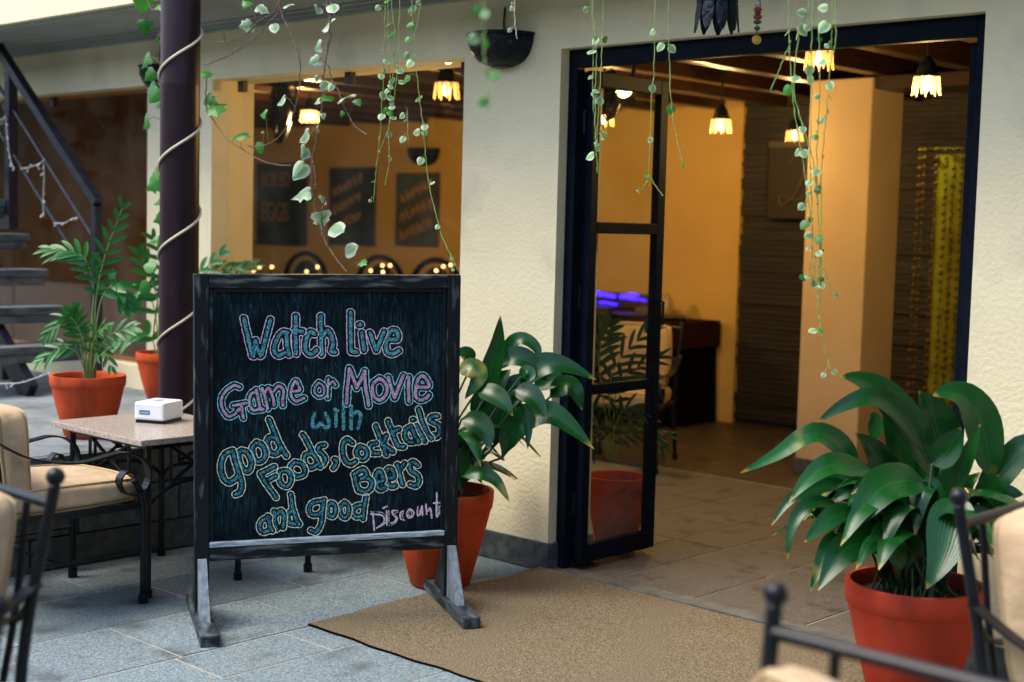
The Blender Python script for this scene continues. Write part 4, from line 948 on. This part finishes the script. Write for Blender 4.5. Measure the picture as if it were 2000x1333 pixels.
def plant_pot(loc, rim, base, ht, mat, parent, fancy=False):
    pr = [(.001, .012), (base - .01, .002), (base, .008), ((base + rim) / 2 * 1.0 + .006, ht * .5), (rim * .955, ht * .80), (rim * .965, ht * .815), (rim * .985, ht * .83), (rim, ht * .90), (rim * 1.01, ht * .98), (rim, ht), (rim * .93, ht), (rim * .90, ht * .97), (rim * .88, ht * .86), (.001, ht * .86)]
    rp = (lambda a, z: .012 * abs(math.sin(16 * a + (z * 90))) * (ht * .82 < z < ht * .97)) if fancy else (lambda a, z: (.006 * math.sin(23 * a) + .004 * math.sin(41 * a + 1)) * (ht * .79 < z < ht * .835))
    o = MB().lathe(pr[:-1], (0, 0, 0), 64, ripple=rp).build('pot', mat, parent, smooth=True); smooth_by_angle(o, 50)
    MB().lathe([(rim * .892, ht * .88), (rim * .5, ht * .895), (.001, ht * .90)], (0, 0, 0), 24).build('soil', SOIL, parent)
def aspidistra(loc, label, leaves, extra, mat, rim=.215, base=.125, ht=.40, seed=3, crop=(0, 0, 1), depth=5.):
    o = empty('potted_aspidistra', loc, label=label, cat='potted plant', group='broad leaved plants in terracotta pots'); plant_pot(loc, rim, base, ht, mat, o); rr = random.Random(seed); L = Vector(loc)
    for (pts, wpx, d0, d1) in leaves:
        n = len(pts); Q = [at(crop[0] + x / crop[2], crop[1] + y / crop[2], depth + d0 + (d1 - d0) * i / (n - 1)) - L for i, (x, y) in enumerate(pts)]
        wid = wpx / crop[2] * depth / FPX * 2.35
        b = Vector((rr.uniform(-.5, .5) * rim, rr.uniform(-.5, .5) * rim, ht * .88))
        pet = catmull([b, b * .4 + Q[0] * .6 + Vector((0, 0, .03)), Q[0]], 8)
        lf = blade(Q, wid, ASPI, 'leaf', o, base=.02, wave=.05, nh=(CAM - (L + Q[n // 2])).normalized() * .85 + Vector((0, 0, .45)))
        MB().tube(pet + [Q[0] * .8 + Q[1] * .2], [.0045] * 9 + [.003], 6).build('petiole', STEMP, lf)
    for k in range(extra):
        a = rr.uniform(0, 2 * math.pi); d = Vector((math.cos(a), math.sin(a), 0)); b = Vector((d.x * rim * .45 * rr.random(), d.y * rim * .45 * rr.random(), ht * .88)); h = rr.uniform(.16, .38); out = rr.uniform(.05, .16)
        q0 = b + d * .03 + Vector((0, 0, h * .35)); Q = [q0, b + d * (out * .45) + Vector((0, 0, h * .75)), b + d * out + Vector((0, 0, h)), b + d * (out * 1.9) + Vector((0, 0, h * .92)), b + d * (out * 2.6) + Vector((0, 0, h * .62))]
        lf = blade(Q, rr.uniform(.08, .12), ASPI, 'leaf', o, base=.05, wave=.06, nh=d * .6 + Vector((0, 0, 1)))
        MB().tube([b, b * .5 + q0 * .5 + Vector((0, 0, .01)), q0, Q[0] * .7 + Q[1] * .3], .004, 6).build('petiole', STEMP, lf)
    return o
RP = [([(490, 480), (455, 400), (390, 335), (300, 312), (160, 400), (12, 472)], 44, .02, -.12), ([(570, 470), (480, 450), (380, 440), (290, 500), (215, 588)], 44, -.02, -.18), ([(770, 508), (690, 505), (600, 530), (530, 610), (452, 730)], 74, -.05, -.24),
      ([(595, 790), (520, 760), (440, 790), (390, 860), (333, 955)], 55, -.05, -.20), ([(470, 770), (400, 750), (350, 830), (300, 960)], 34, .0, -.14), ([(900, 560), (890, 630), (870, 720), (840, 830), (778, 948)], 78, -.10, -.24),
      ([(830, 520), (770, 380), (680, 240), (590, 140), (500, 90), (420, 74)], 62, .05, -.05), ([(790, 430), (700, 260), (600, 175), (520, 165), (420, 205), (325, 265)], 40, .0, -.12), ([(860, 440), (840, 330), (800, 220), (745, 135)], 74, .06, .04),
      ([(1050, 520), (1030, 380), (1000, 250), (940, 165), (870, 140), (805, 152)], 66, .04, -.02), ([(800, 440), (850, 400), (890, 340), (918, 285)], 52, -.02, -.06), ([(890, 560), (920, 470), (960, 370), (1000, 270)], 30, -.03, -.05),
      ([(1010, 640), (1050, 520), (1120, 430), (1200, 350), (1290, 420)], 56, .05, .02), ([(1020, 600), (1080, 470), (1140, 420), (1230, 470)], 44, .1, .1), ([(520, 570), (400, 520), (300, 545), (215, 585), (140, 690)], 30, .05, -.05),
      ([(440, 620), (340, 590), (270, 620), (220, 710), (206, 830)], 26, .0, -.1), ([(500, 640), (420, 640), (350, 690), (276, 758)], 40, -.02, -.12), ([(670, 580), (620, 480), (560, 380), (482, 305)], 54, .08, .02),
      ([(600, 600), (480, 540), (390, 520), (330, 590), (350, 680)], 70, .08, .04), ([(700, 560), (680, 420), (640, 300), (600, 220)], 46, .1, .1), ([(640, 700), (610, 710), (580, 730), (560, 760)], 36, -.1, -.16), ([(700, 820), (690, 700), (680, 600), (690, 500)], 50, .03, .03),
      ([(950, 760), (940, 640), (930, 540), (1000, 470)], 46, .06, .03), ([(560, 340), (570, 270), (555, 215)], 28, .12, .12), ([(980, 600), (1020, 540), (1050, 500), (1076, 482)], 34, 0, -.04), ([(800, 700), (780, 600), (800, 520), (860, 600)], 40, .0, -.05), ([(760, 760), (780, 640), (770, 560), (700, 520)], 50, .04, .0), ([(660, 760), (620, 640), (560, 560), (470, 540), (380, 600)], 60, .05, .0), ([(720, 740), (740, 600), (690, 500), (600, 450)], 62, .06, .05), ([(860, 720), (850, 600), (880, 500), (930, 430)], 60, .03, .02), ([(620, 820), (560, 740), (480, 700), (400, 720)], 46, -.02, -.06), ([(900, 800), (950, 700), (1010, 650), (1080, 700)], 46, -.04, -.08), ([(760, 560), (800, 440), (870, 350), (930, 330)], 56, .08, .08), ([(680, 700), (650, 580), (610, 520), (540, 500), (470, 560)], 50, .02, -.03), ([(830, 820), (800, 720), (760, 640), (700, 610), (640, 680)], 56, -.03, -.1), ([(1000, 760), (1040, 640), (1100, 560), (1180, 560)], 50, .06, .04), ([(740, 860), (720, 780), (690, 720), (640, 700)], 40, -.06, -.1)]
rp = on_z(1778, 1386, 0.); rpl = Vector((1.96, -.46, .013))
aspidistra(rpl, 'broad leaved plant in red pot beside the right door jamb', RP, 44, TERRAR, seed=5, crop=(1440, 700, 2.1056), depth=4.41)
LP = [([(400, 420), (425, 300), (455, 190), (470, 40)], 42, .0, .0), ([(470, 260), (520, 170), (580, 150), (640, 195), (645, 255)], 30, .05, .0), ([(560, 380), (620, 300), (690, 265), (790, 280), (915, 338)], 50, .0, -.02), ([(700, 420), (760, 370), (815, 385), (850, 480)], 46, .08, .04),
      ([(480, 700), (520, 590), (600, 515), (700, 495), (800, 560), (906, 662)], 58, .0, -.1), ([(360, 390), (420, 400), (480, 440), (527, 508)], 42, -.1, -.2), ([(530, 390), (590, 400), (640, 440), (682, 518)], 44, -.08, -.16), ([(290, 520), (350, 535), (400, 580), (420, 664)], 48, -.1, -.18),
      ([(270, 300), (330, 285), (370, 330), (305, 428)], 44, -.05, -.12), ([(420, 300), (500, 240), (580, 240), (650, 300), (692, 352)], 44, .02, -.02), ([(560, 440), (590, 500), (600, 580), (596, 662)], 20, -.05, -.1), ([(290, 790), (370, 772), (450, 810), (513, 908)], 30, -.1, -.18),
      ([(340, 260), (310, 220), (260, 205)], 34, .05, .02), ([(300, 640), (290, 720), (282, 800), (290, 870)], 36, -.06, -.1), ([(470, 560), (500, 440), (560, 360), (640, 330)], 60, .05, .05), ([(380, 560), (400, 460), (450, 360), (520, 290)], 62, .06, .06), ([(440, 640), (460, 540), (510, 460), (560, 420)], 54, .03, .02),
      ([(620, 380), (680, 350), (740, 340), (790, 350)], 40, .1, .1), ([(560, 330), (590, 300), (610, 320), (598, 350)], 28, -.05, -.08)]
aspidistra(Vector((-.15, -.50, .004)), 'broad leaved plant in orange pot behind the chalkboard', LP, 34, TERRA, seed=9, crop=(780, 600, 2.38), depth=5.75)

# ---- palms in pots
def leaflet(m, b, d, L, wd, sag, nrm):
    sd = d.cross(nrm).normalized(); k = len(m.v); n = 5
    for i in range(n + 1):
        t = i / n; c = b + d * (L * t) - Vector((0, 0, sag * t * t)); wv = wd * (math.sin(math.pi * min(1, .12 + .88 * t)) ** .7) * (1 if t < 1 else .05)
        for s in (-.5, 0, .5): m.v.append(tuple(c + sd * (s * wv) + nrm * (abs(s) * wv * .35))); m.uv.append((s + .5, t))
    for i in range(n):
        for j in range(2): a = k + i * 3 + j; m.f.append((a, a + 1, a + 4, a + 3))
def frond(parent, pts, nl, L, wd, mat, rr, t0=.3, sp=1.):
    S = catmull(pts, 24); m = MB(); m.uv = []
    for i in range(nl):
        t = t0 + (1 - t0) * i / (nl - 1); k = min(int(t * 24), 23); b = S[k].lerp(S[k + 1], t * 24 - k); T = (S[k + 1] - S[k]).normalized(); sd = T.cross((CAM - parent.location - b).normalized() * .7 + Vector((0, 0, .6))).normalized(); nn = sd.cross(T).normalized()
        q = (t - t0) / (1 - t0); LL = L * (.55 + .75 * math.sin(math.pi * (.2 + .65 * q)))
        for s in (-1, 1):
            d = (sd * s * sp * (1 - .55 * q) + T * (.55 + .5 * q) + nn * rr.uniform(-.1, .25)).normalized(); leaflet(m, b, d, LL * rr.uniform(.85, 1.1), wd, LL * .22, nn)
    f = m.build('frond', mat, parent, smooth=True, fix=False); MB().tube(S, [.0045 - .0032 * i / 24 for i in range(25)], 6).build('rachis', STEMG, f)
def palm(name, loc, label, pot, fr, mat, seed, cane=True):
    o = empty(name, loc, label=label, cat='potted plant', group='slender leaved plants in pots'); rr = random.Random(seed); plant_pot(loc, pot[0], pot[1], pot[2], pot[3], o, fancy=pot[4]); L = Vector(loc)
    for (pts, dep, nl, LL, wd, t0) in fr:
        Q = [at(x, y, dep + d) - L for x, y, d in pts]; frond(o, Q, nl, LL * (.72 if mat is PALM else .68), wd * 1.05, mat, rr, t0)
    return o
P1 = Vector((-1.80, -1.17, .486)); d1 = 6.46
p1 = palm('potted_palm', P1, 'feathery palm in wide orange pot on the terrace', (.168, .105, .285, TERRA, True), [
    ([(178, 738, 0), (184, 660, 0), (188, 580, 0), (205, 500, -.02), (238, 408, -.05)], d1, 9, .12, .022, .52), ([(175, 738, 0), (178, 640, 0), (182, 560, 0), (160, 500, 0), (100, 488, 0)], d1, 9, .13, .024, .55),
    ([(180, 735, 0), (186, 650, 0), (200, 580, 0), (228, 555, 0), (248, 590, 0)], d1, 5, .10, .04, .55), ([(172, 735, -.05), (165, 680, -.08), (150, 635, -.1), (128, 620, -.12), (95, 650, -.14)], d1, 8, .10, .016, .4),
    ([(170, 738, -.04), (160, 690, -.06), (150, 640, -.08), (140, 610, -.1)], d1, 8, .11, .02, .45), ([(182, 738, -.02), (190, 690, -.05), (215, 655, -.08), (255, 640, -.1)], d1, 6, .11, .022, .4), ([(176, 738, -.06), (178, 690, -.1), (190, 650, -.14), (205, 640, -.18)], d1, 6, .10, .018, .35),
    ([(178, 738, -.06), (188, 705, -.12), (205, 690, -.15), (215, 715, -.18)], d1, 4, .07, .018, .4), ([(172, 738, -.05), (150, 690, -.1), (120, 680, -.12), (85, 700, -.14)], d1, 5, .10, .018, .4)], PALM, 4)
for (x0, x1, y1) in ((165, 166, 690), (171, 174, 660), (178, 182, 620), (184, 188, 640)):
    a = at(x0, 742, d1) - P1; b = at(x1, y1, d1) - P1; MB().tube([a, (a + b) / 2 + Vector((.004, 0, 0)), b], [.008, .007, .006], 8).build('cane', CANE, p1)
P2v = on_z(322, 788, .486); P2 = Vector((P2v.x, P2v.y, .486)); d2 = (P2 - CAM).dot(_cy)
palm('potted_palm', P2, 'slender leaved plant in orange pot tucked behind the pole', (.155, .09, .28, TERRA, True), [
    ([(305, 712, 0), (308, 660, 0), (300, 600, 0), (285, 560, 0), (262, 590, 0)], d2, 6, .14, .03, .45), ([(306, 712, 0), (310, 620, 0), (300, 560, 0), (275, 500, 0)], d2, 5, .15, .03, .55), ([(304, 712, 0), (300, 670, 0), (280, 650, 0), (235, 670, 0)], d2, 5, .12, .035, .4),
    ([(308, 712, 0), (318, 620, 0), (330, 540, 0), (300, 470, 0)], d2, 6, .15, .025, .5), ([(306, 712, .05), (330, 620, .1), (360, 560, .1), (430, 500, .1)], d2, 7, .14, .03, .5), ([(308, 712, .05), (340, 600, .1), (400, 540, .1), (470, 520, .1)], d2, 7, .13, .03, .5), ([(308, 712, .05), (360, 620, .1), (430, 560, .1), (495, 520, .1)], d2, 8, .12, .016, .55)], PALM, 8)
P3 = Vector((-.13, .63, .003)); d3 = (P3 - CAM).dot(_cy)
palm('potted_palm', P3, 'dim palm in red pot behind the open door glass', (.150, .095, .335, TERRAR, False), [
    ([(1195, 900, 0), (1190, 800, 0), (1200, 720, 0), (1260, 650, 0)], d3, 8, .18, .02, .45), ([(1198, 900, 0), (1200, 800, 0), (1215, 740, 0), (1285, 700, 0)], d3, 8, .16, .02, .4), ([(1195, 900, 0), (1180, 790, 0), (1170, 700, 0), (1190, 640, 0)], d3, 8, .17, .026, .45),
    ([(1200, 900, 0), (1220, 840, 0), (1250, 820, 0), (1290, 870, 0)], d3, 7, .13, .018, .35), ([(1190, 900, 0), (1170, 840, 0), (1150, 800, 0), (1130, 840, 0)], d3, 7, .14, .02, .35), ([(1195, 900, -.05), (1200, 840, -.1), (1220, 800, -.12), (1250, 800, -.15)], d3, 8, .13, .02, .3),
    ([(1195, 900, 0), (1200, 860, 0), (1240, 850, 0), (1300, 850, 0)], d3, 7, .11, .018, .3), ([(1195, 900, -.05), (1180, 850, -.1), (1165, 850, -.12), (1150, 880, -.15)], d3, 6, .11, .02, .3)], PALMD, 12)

# ---- hanging vines
def leaf_mesh(kind):
    m = MB()
    if kind == 'ivy': out = [(0, 0), (.18, -.10), (.42, -.06), (.50, .14), (.34, .30), (.40, .52), (.20, .62), (0, 1.0)]
    elif kind == 'curl': out = [(0, 0), (.22, -.04), (.40, .10), (.42, .34), (.36, .55), (.22, .74), (.10, .90), (0, 1.0)]
    else: out = [(0, .05), (.22, -.05), (.42, .06), (.52, .30), (.46, .55), (.30, .76), (.12, .92), (0, 1.0)]
    k = len(out); cup = {'ivy': .22, 'curl': .34, 'heart': .16}[kind]
    for s in (1, -1):
        for (x, y) in out:
            for f in (0., .55, 1.):
                xx = x * f; z = -cup * xx * xx * 2.2 - .18 * y * y + (.05 * math.sin(y * 8) * f if kind != 'heart' else 0); m.v.append((s * xx, y, z)); m.uv.append((.5 + s * .5 * f, y))
        b = 0 if s == 1 else k * 3
        for i in range(k - 1):
            for j in range(2): q = b + i * 3 + j; m.f.append((q, q + 1, q + 4, q + 3) if s == 1 else (q, q + 3, q + 4, q + 1))
    return m
LM = {}
for kind, mt in (('ivy', IVY), ('ivyv', IVYV), ('curlv', IVYV), ('heart', HEART), ('heartg', IVY)):
    o = leaf_mesh({'ivy': 'ivy', 'ivyv': 'ivy', 'curlv': 'curl', 'heart': 'heart', 'heartg': 'heart'}[kind]).build('leaf', mt, smooth=True, fix=False)
    LM[kind] = o.data; bpy.data.objects.remove(o)
rv = random.Random(21)
def vine(label, stems, leaves, wv, stem_mat, r, kinds, crop=(0, 0, 1), size=1., tilt=.9, name='hanging_vine'):
    if name == 'ivy_vine': size *= 1.15; tilt = 1.2
    def P(x, y): return on_w(crop[0] + x / crop[2], crop[1] + y / crop[2], wv)
    base = P(*stems[0][0]); o = empty(name, base, label=label, cat='vine', group='vines hanging from the upper floor'); pts_all = []
    for s in stems:
        Q = [P(x, y) - base for x, y in s]
        if crop[1] + s[0][1] / crop[2] < 6: Q = [Vector((Q[0].x, Q[0].y, 2.57 - base.z + .25))] + Q if wv <= -.65 else Q
        S = catmull(Q, max(14, 8 * len(Q)))
        S = [q + Vector((rv.uniform(-.0006, .0006), rv.uniform(-.003, .003), 0)) for q in S]
        pts_all += S; MB().tube(S, r, 6).build('stem', stem_mat, o)
    for lf in leaves:
        x, y, sz = lf[:3]; kind = lf[3] if len(lf) > 3 else rv.choice(kinds); c = P(x, y) - base + Vector((0, rv.uniform(-.03, .02), 0))
        near = min(pts_all, key=lambda q: (q - c).length); L = sz / crop[2] * (base - CAM).dot(_cy) / FPX * 1.12 * size
        out = (c - near); out = (out.normalized() if out.length > .004 else Vector((rv.choice((-1, 1)), 0, 0))); view = (CAM - base - c).normalized()
        d = (out * .75 + Vector((0, 0, -1)) * rv.uniform(.05, .9) + Vector((rv.uniform(-.3, .3), rv.uniform(-.3, .3), 0))).normalized()
        nn = (view * tilt + Vector((0, 0, rv.uniform(.2, 1.0))) + Vector((rv.uniform(-.5, .5), rv.uniform(-.3, .3), 0)))
        nn = (nn - d * nn.dot(d)).normalized(); sd = d.cross(nn); b = c - d * (L * .45)
        mtx = Matrix((sd * L, d * L, nn * L)).transposed().to_4x4(); mtx.translation = b
        l = inst(LM[kind], 'leaf', o, mtx)
        if (b - near).length > .006: 
            mid = (b + near) / 2 + Vector((0, 0, .012)); tb_ = MB().tube([near, mid, b], r * .55, 5).build('leaf_stalk', stem_mat, o)
    return o
c5 = (400, 0, 2.38)
vine('green ivy climbing beside the upper left of the pole', [[(316, 0), (315, 70), (313, 150), (316, 230), (320, 330), (318, 420), (312, 520), (306, 600), (300, 650)], [(318, 5), (300, 20), (290, 8)]],
     [(275, 15, 34, 'ivy'), (318, 12, 24, 'ivy'), (290, 58, 26), (302, 75, 20), (288, 122, 26), (296, 150, 24), (294, 175, 26), (311, 187, 26), (290, 243, 28), (311, 205, 16), (311, 322, 26), (303, 362, 36), (312, 395, 18), (305, 430, 22), (300, 520, 22), (290, 562, 22), (310, 470, 16)], -.72, STEM, .0032, ('ivy', 'heartg'), name='ivy_vine')
vine('green ivy strand trailing off the right side of the pole', [[(402, 205), (410, 225), (442, 269), (505, 311), (540, 322), (568, 324)], [(404, 150), (402, 190), (405, 220)]],
     [(408, 196, 22), (421, 214, 36, 'ivy'), (410, 146, 20), (476, 264, 28), (501, 288, 18)], -.74, STEM, .0028, ('ivy', 'heartg'), name='ivy_vine')
vine('bare looping ivy stem left of the long ivy strand', [[(345, 0), (395, 150), (438, 260), (438, 420), (400, 560), (330, 650), (255, 682), (200, 680)], [(350, 8), (290, 110), (240, 170), (120, 255), (0, 305)], [(345, 0), (250, 100), (190, 160), (110, 195), (55, 197)]],
     [(205, 15, 44, 'ivy'), (280, 45, 50, 'ivyv'), (205, 120, 60, 'ivyv'), (410, 25, 48, 'curlv'), (325, 130, 44, 'curlv'), (97, 150, 20, 'heartg'), (375, 470, 48, 'curlv'), (283, 533, 40, 'ivy'), (268, 617, 14), (120, 240, 12)], -.76, STEM, .0030, ('ivy', 'heartg'), c5, name='ivy_vine')
vine('long variegated ivy strand hanging down the window middle', [[(590, 0), (582, 100), (575, 200), (552, 350), (545, 500), (512, 680), (495, 800), (505, 950), (545, 1090), (600, 1190), (660, 1265)], [(570, 0), (590, 150), (575, 220)], [(575, 305), (590, 370), (620, 420), (640, 480), (665, 530), (700, 590), (755, 628)], [(495, 720), (512, 800), (515, 860), (500, 920)], [(555, 930), (545, 1000), (550, 1090)]],
     [(515, 50, 50), (617, 40, 56), (545, 120, 72, 'ivyv'), (512, 220, 52), (528, 287, 46), (530, 372, 26), (575, 410, 40), (526, 475, 28), (470, 636, 66, 'curlv'), (503, 606, 28), (460, 715, 66, 'curlv'), (462, 798, 76, 'curlv'), (465, 905, 78, 'ivyv'), (543, 928, 52, 'ivyv'), (487, 935, 34, 'ivy'), (540, 1035, 80, 'ivyv'), (630, 1062, 82, 'curlv'), (665, 1158, 68, 'curlv'), (725, 1222, 42, 'ivy'), (585, 455, 68, 'ivy'), (675, 448, 78, 'ivyv'), (730, 478, 36, 'ivy'), (610, 410, 30), (650, 535, 22, 'ivy'), (552, 542, 24)], -.78, STEM, .0034, ('ivyv', 'curlv'), c5, name='ivy_vine')
hk = ('heart', 'heart', 'heart', 'heartg')
vine('dense cluster of round leaved vines over the window right', [[(838, 0), (835, 220), (820, 560), (795, 800), (785, 940)], [(850, 0), (862, 400), (855, 640), (860, 740), (836, 860)], [(905, 0), (895, 330), (862, 560), (815, 705)], [(870, 0), (880, 120), (885, 200), (872, 400)], [(940, 500), (942, 580), (945, 655)]],
     [(845, 5, 24), (825, 40, 26), (850, 115, 30), (847, 165, 26), (885, 175, 20), (838, 232, 24), (872, 250, 28), (862, 290, 30), (905, 328, 32, 'heart'), (833, 330, 22), (840, 358, 28), (867, 380, 34, 'heart'), (902, 378, 32), (875, 405, 26), (825, 445, 36), (864, 455, 28), (880, 500, 28), (850, 515, 26), (886, 530, 26), (830, 543, 34), (890, 548, 30), (925, 540, 28), (795, 643, 20), (853, 630, 26), (858, 735, 26), (783, 843, 18), (818, 703, 16), (787, 935, 14), (855, 425, 22), (895, 300, 22), (868, 480, 20), (940, 650, 30), (912, 560, 16)], -.74, STEMG, .0017, hk, c5)
vine('single round leaved vine trailing to the chalkboard corner', [[(965, 0), (970, 120), (978, 260), (1000, 470), (1020, 640), (1040, 840), (1090, 1060), (1140, 1180), (1180, 1260)], [(1005, 15), (990, 100), (972, 170)]],
     [(965, 42, 30), (937, 60, 30), (962, 122, 36), (960, 187, 28), (945, 263, 32), (966, 297, 36), (963, 370, 34), (975, 456, 38, 'heart'), (1032, 592, 32), (985, 615, 34), (1020, 618, 26), (1018, 750, 34), (1036, 845, 24), (1060, 850, 22), (1090, 1056, 22), (1147, 1206, 18), (1178, 1255, 14), (1010, 18, 22)], -.76, STEMG, .0018, hk, c5)
c6 = (1050, 0, 2.38)
vine('round leaved vine pair hanging at the left door edge', [[(258, 0), (262, 170), (257, 360), (262, 520), (272, 680), (278, 805)], [(305, 0), (300, 180), (287, 480), (272, 690)], [(250, 0), (264, 120), (275, 260), (268, 430), (266, 600)]],
     [(248, 50, 26), (255, 165, 18, 'heartg'), (266, 190, 36), (300, 185, 30, 'heartg'), (263, 242, 40, 'heart'), (257, 360, 26, 'heartg'), (285, 425, 30), (280, 442, 28), (255, 466, 40, 'heart'), (289, 467, 36, 'heart'), (257, 690, 34), (250, 727, 42), (300, 672, 24), (337, 625, 18), (326, 646, 22)], -.76, STEMG, .0018, hk, c6)
vine('sparse round leaved vine forking before the door stile', [[(547, 0), (540, 330), (530, 440), (522, 650), (517, 820), (500, 860), (460, 912)], [(520, 815), (545, 860), (582, 912)]], [(535, 150, 30), (535, 413, 34, 'heart'), (522, 650, 26, 'heart'), (515, 820, 26), (500, 862, 8), (478, 888, 10)], -.76, STEMG, .0016, hk, c6)
vine('sparse round leaved vine right of the open door leaf', [[(610, 0), (612, 250), (625, 520), (650, 650), (677, 785)]], [(588, 222, 40, 'heart'), (622, 228, 36), (622, 512, 38, 'heartg'), (676, 766, 22)], -.76, STEMG, .0018, hk, c6)
c7 = (1440, 0, 2.38)
vine('thick cluster of round leaved vines hanging mid doorway', [[(240, 0), (242, 200), (260, 470), (300, 720), (340, 1000)], [(335, 0), (325, 60), (285, 170), (265, 420), (310, 600), (355, 760), (372, 950)], [(350, 0), (345, 400), (340, 780), (350, 1150), (325, 1290)], [(380, 0), (385, 400), (370, 700), (375, 1000), (385, 1180), (384, 1400), (372, 1370)], [(445, 0), (437, 250), (412, 560), (390, 800), (392, 1000), (385, 1330)], [(455, 0), (460, 160), (445, 260)], [(250, 190), (205, 300), (155, 425)], [(384, 1150), (371, 1365), (395, 1560), (433, 1720)], [(400, 1240), (420, 1300), (452, 1373)], [(365, 1180), (355, 1280), (345, 1320)]],
     [(315, 62, 40), (410, 38, 40), (300, 138, 52, 'heart'), (265, 165, 44, 'heart'), (348, 135, 32), (420, 130, 52), (215, 150, 36), (375, 185, 24), (438, 218, 22), (405, 290, 44, 'heart'), (452, 317, 34), (337, 330, 40), (285, 367, 44, 'heart'), (330, 370, 46, 'heart'), (412, 387, 36), (443, 402, 36, 'heart'), (230, 420, 44), (395, 455, 30), (430, 457, 22), (402, 511, 36, 'heart'), (385, 563, 26), (415, 563, 24), (325, 605, 34), (378, 640, 30), (318, 715, 38), (270, 710, 34), (392, 730, 22), (382, 800, 44, 'heart'), (352, 852, 30), (372, 885, 34, 'heartg'), (388, 875, 24), (338, 898, 26), (318, 962, 36), (335, 780, 20), (332, 1045, 44), (330, 1022, 22), (330, 1095, 34), (385, 1115, 36, 'heartg'), (395, 1178, 30), (380, 1165, 20), (352, 1160, 20), (370, 1110, 26), (325, 1290, 34, 'heartg'), (352, 1322, 36, 'heart'), (384, 1330, 22), (402, 1300, 24), (346, 1290, 18), (393, 1330, 28), (452, 1373, 26), (369, 1535, 34), (405, 1537, 26, 'heartg'), (421, 1742, 22), (452, 1732, 24)], -.75, STEMG, .0019, hk, c7)
# nearer, blurred strand and a dry stalk by the sconce
o = vine('blurred pale vine strand dangling before the wall lamp', [[(946, -60), (947, 20), (944, 90), (951, 150), (954, 215)]], [(936, 24, 22, 'heartg'), (951, 28, 18), (930, 78, 22), (942, 84, 20, 'heartg'), (945, 148, 18), (960, 146, 22, 'heartg'), (954, 200, 22)], -2.6, STEMG, .0014, hk, size=.9)
o['label'] = 'blurred pale vine strand dangling before the wall lamp'
vine('short dry stalk hanging above the wall lamp', [[(1005, 0), (1006, 40), (1010, 76)]], [(998, 15, 14), (1011, 11, 12), (1003, 61, 9)], -.7, pm('dry_stem', (.38, .33, .20), .8), .0022, ('curlv',))
# beaded door charm
q = at(1478, 78, 5.15); qc = empty('door_charm', q, label='string of red and green beads with a yellow ball above the doorway', cat='charm')
MB().tube([(0, 0, .0), (0, 0, 2.54 - q.z)], .0015, 5).build('string', IRON, qc)
REDB = pm('red_bead', (.30, .03, .02), .4); GRNB = pm('green_scrap', (.05, .09, .05), .6); YEL = pm('yellow_ball', (.60, .36, .05), .8, (.66, .42, .08), 40, bump=.6, bscale=60)
for (dz, r, mt, nm, sz) in ((.0, .017, YEL, 'yellow_ball', 1.), (.040, .011, GRNB, 'green_bead', .8), (.062, .015, GRNB, 'green_bead', .5), (.080, .016, REDB, 'red_bead', .6), (.094, .012, GRNB, 'green_bead', .5), (.106, .015, REDB, 'red_bead', .6), (.128, .011, GREYB, 'clear_bead', 1.)):
    MB().ball((0, 0, dz), r, 10, sz).build(nm, mt, qc, smooth=True)
lp = MB().tube([(.011 * math.sin(a), 0, .118 + .026 * math.cos(a)) for a in [2 * math.pi * k / 20 for k in range(20)]], .0012, 5, closed=True); lp.build('ring', IRON, qc)
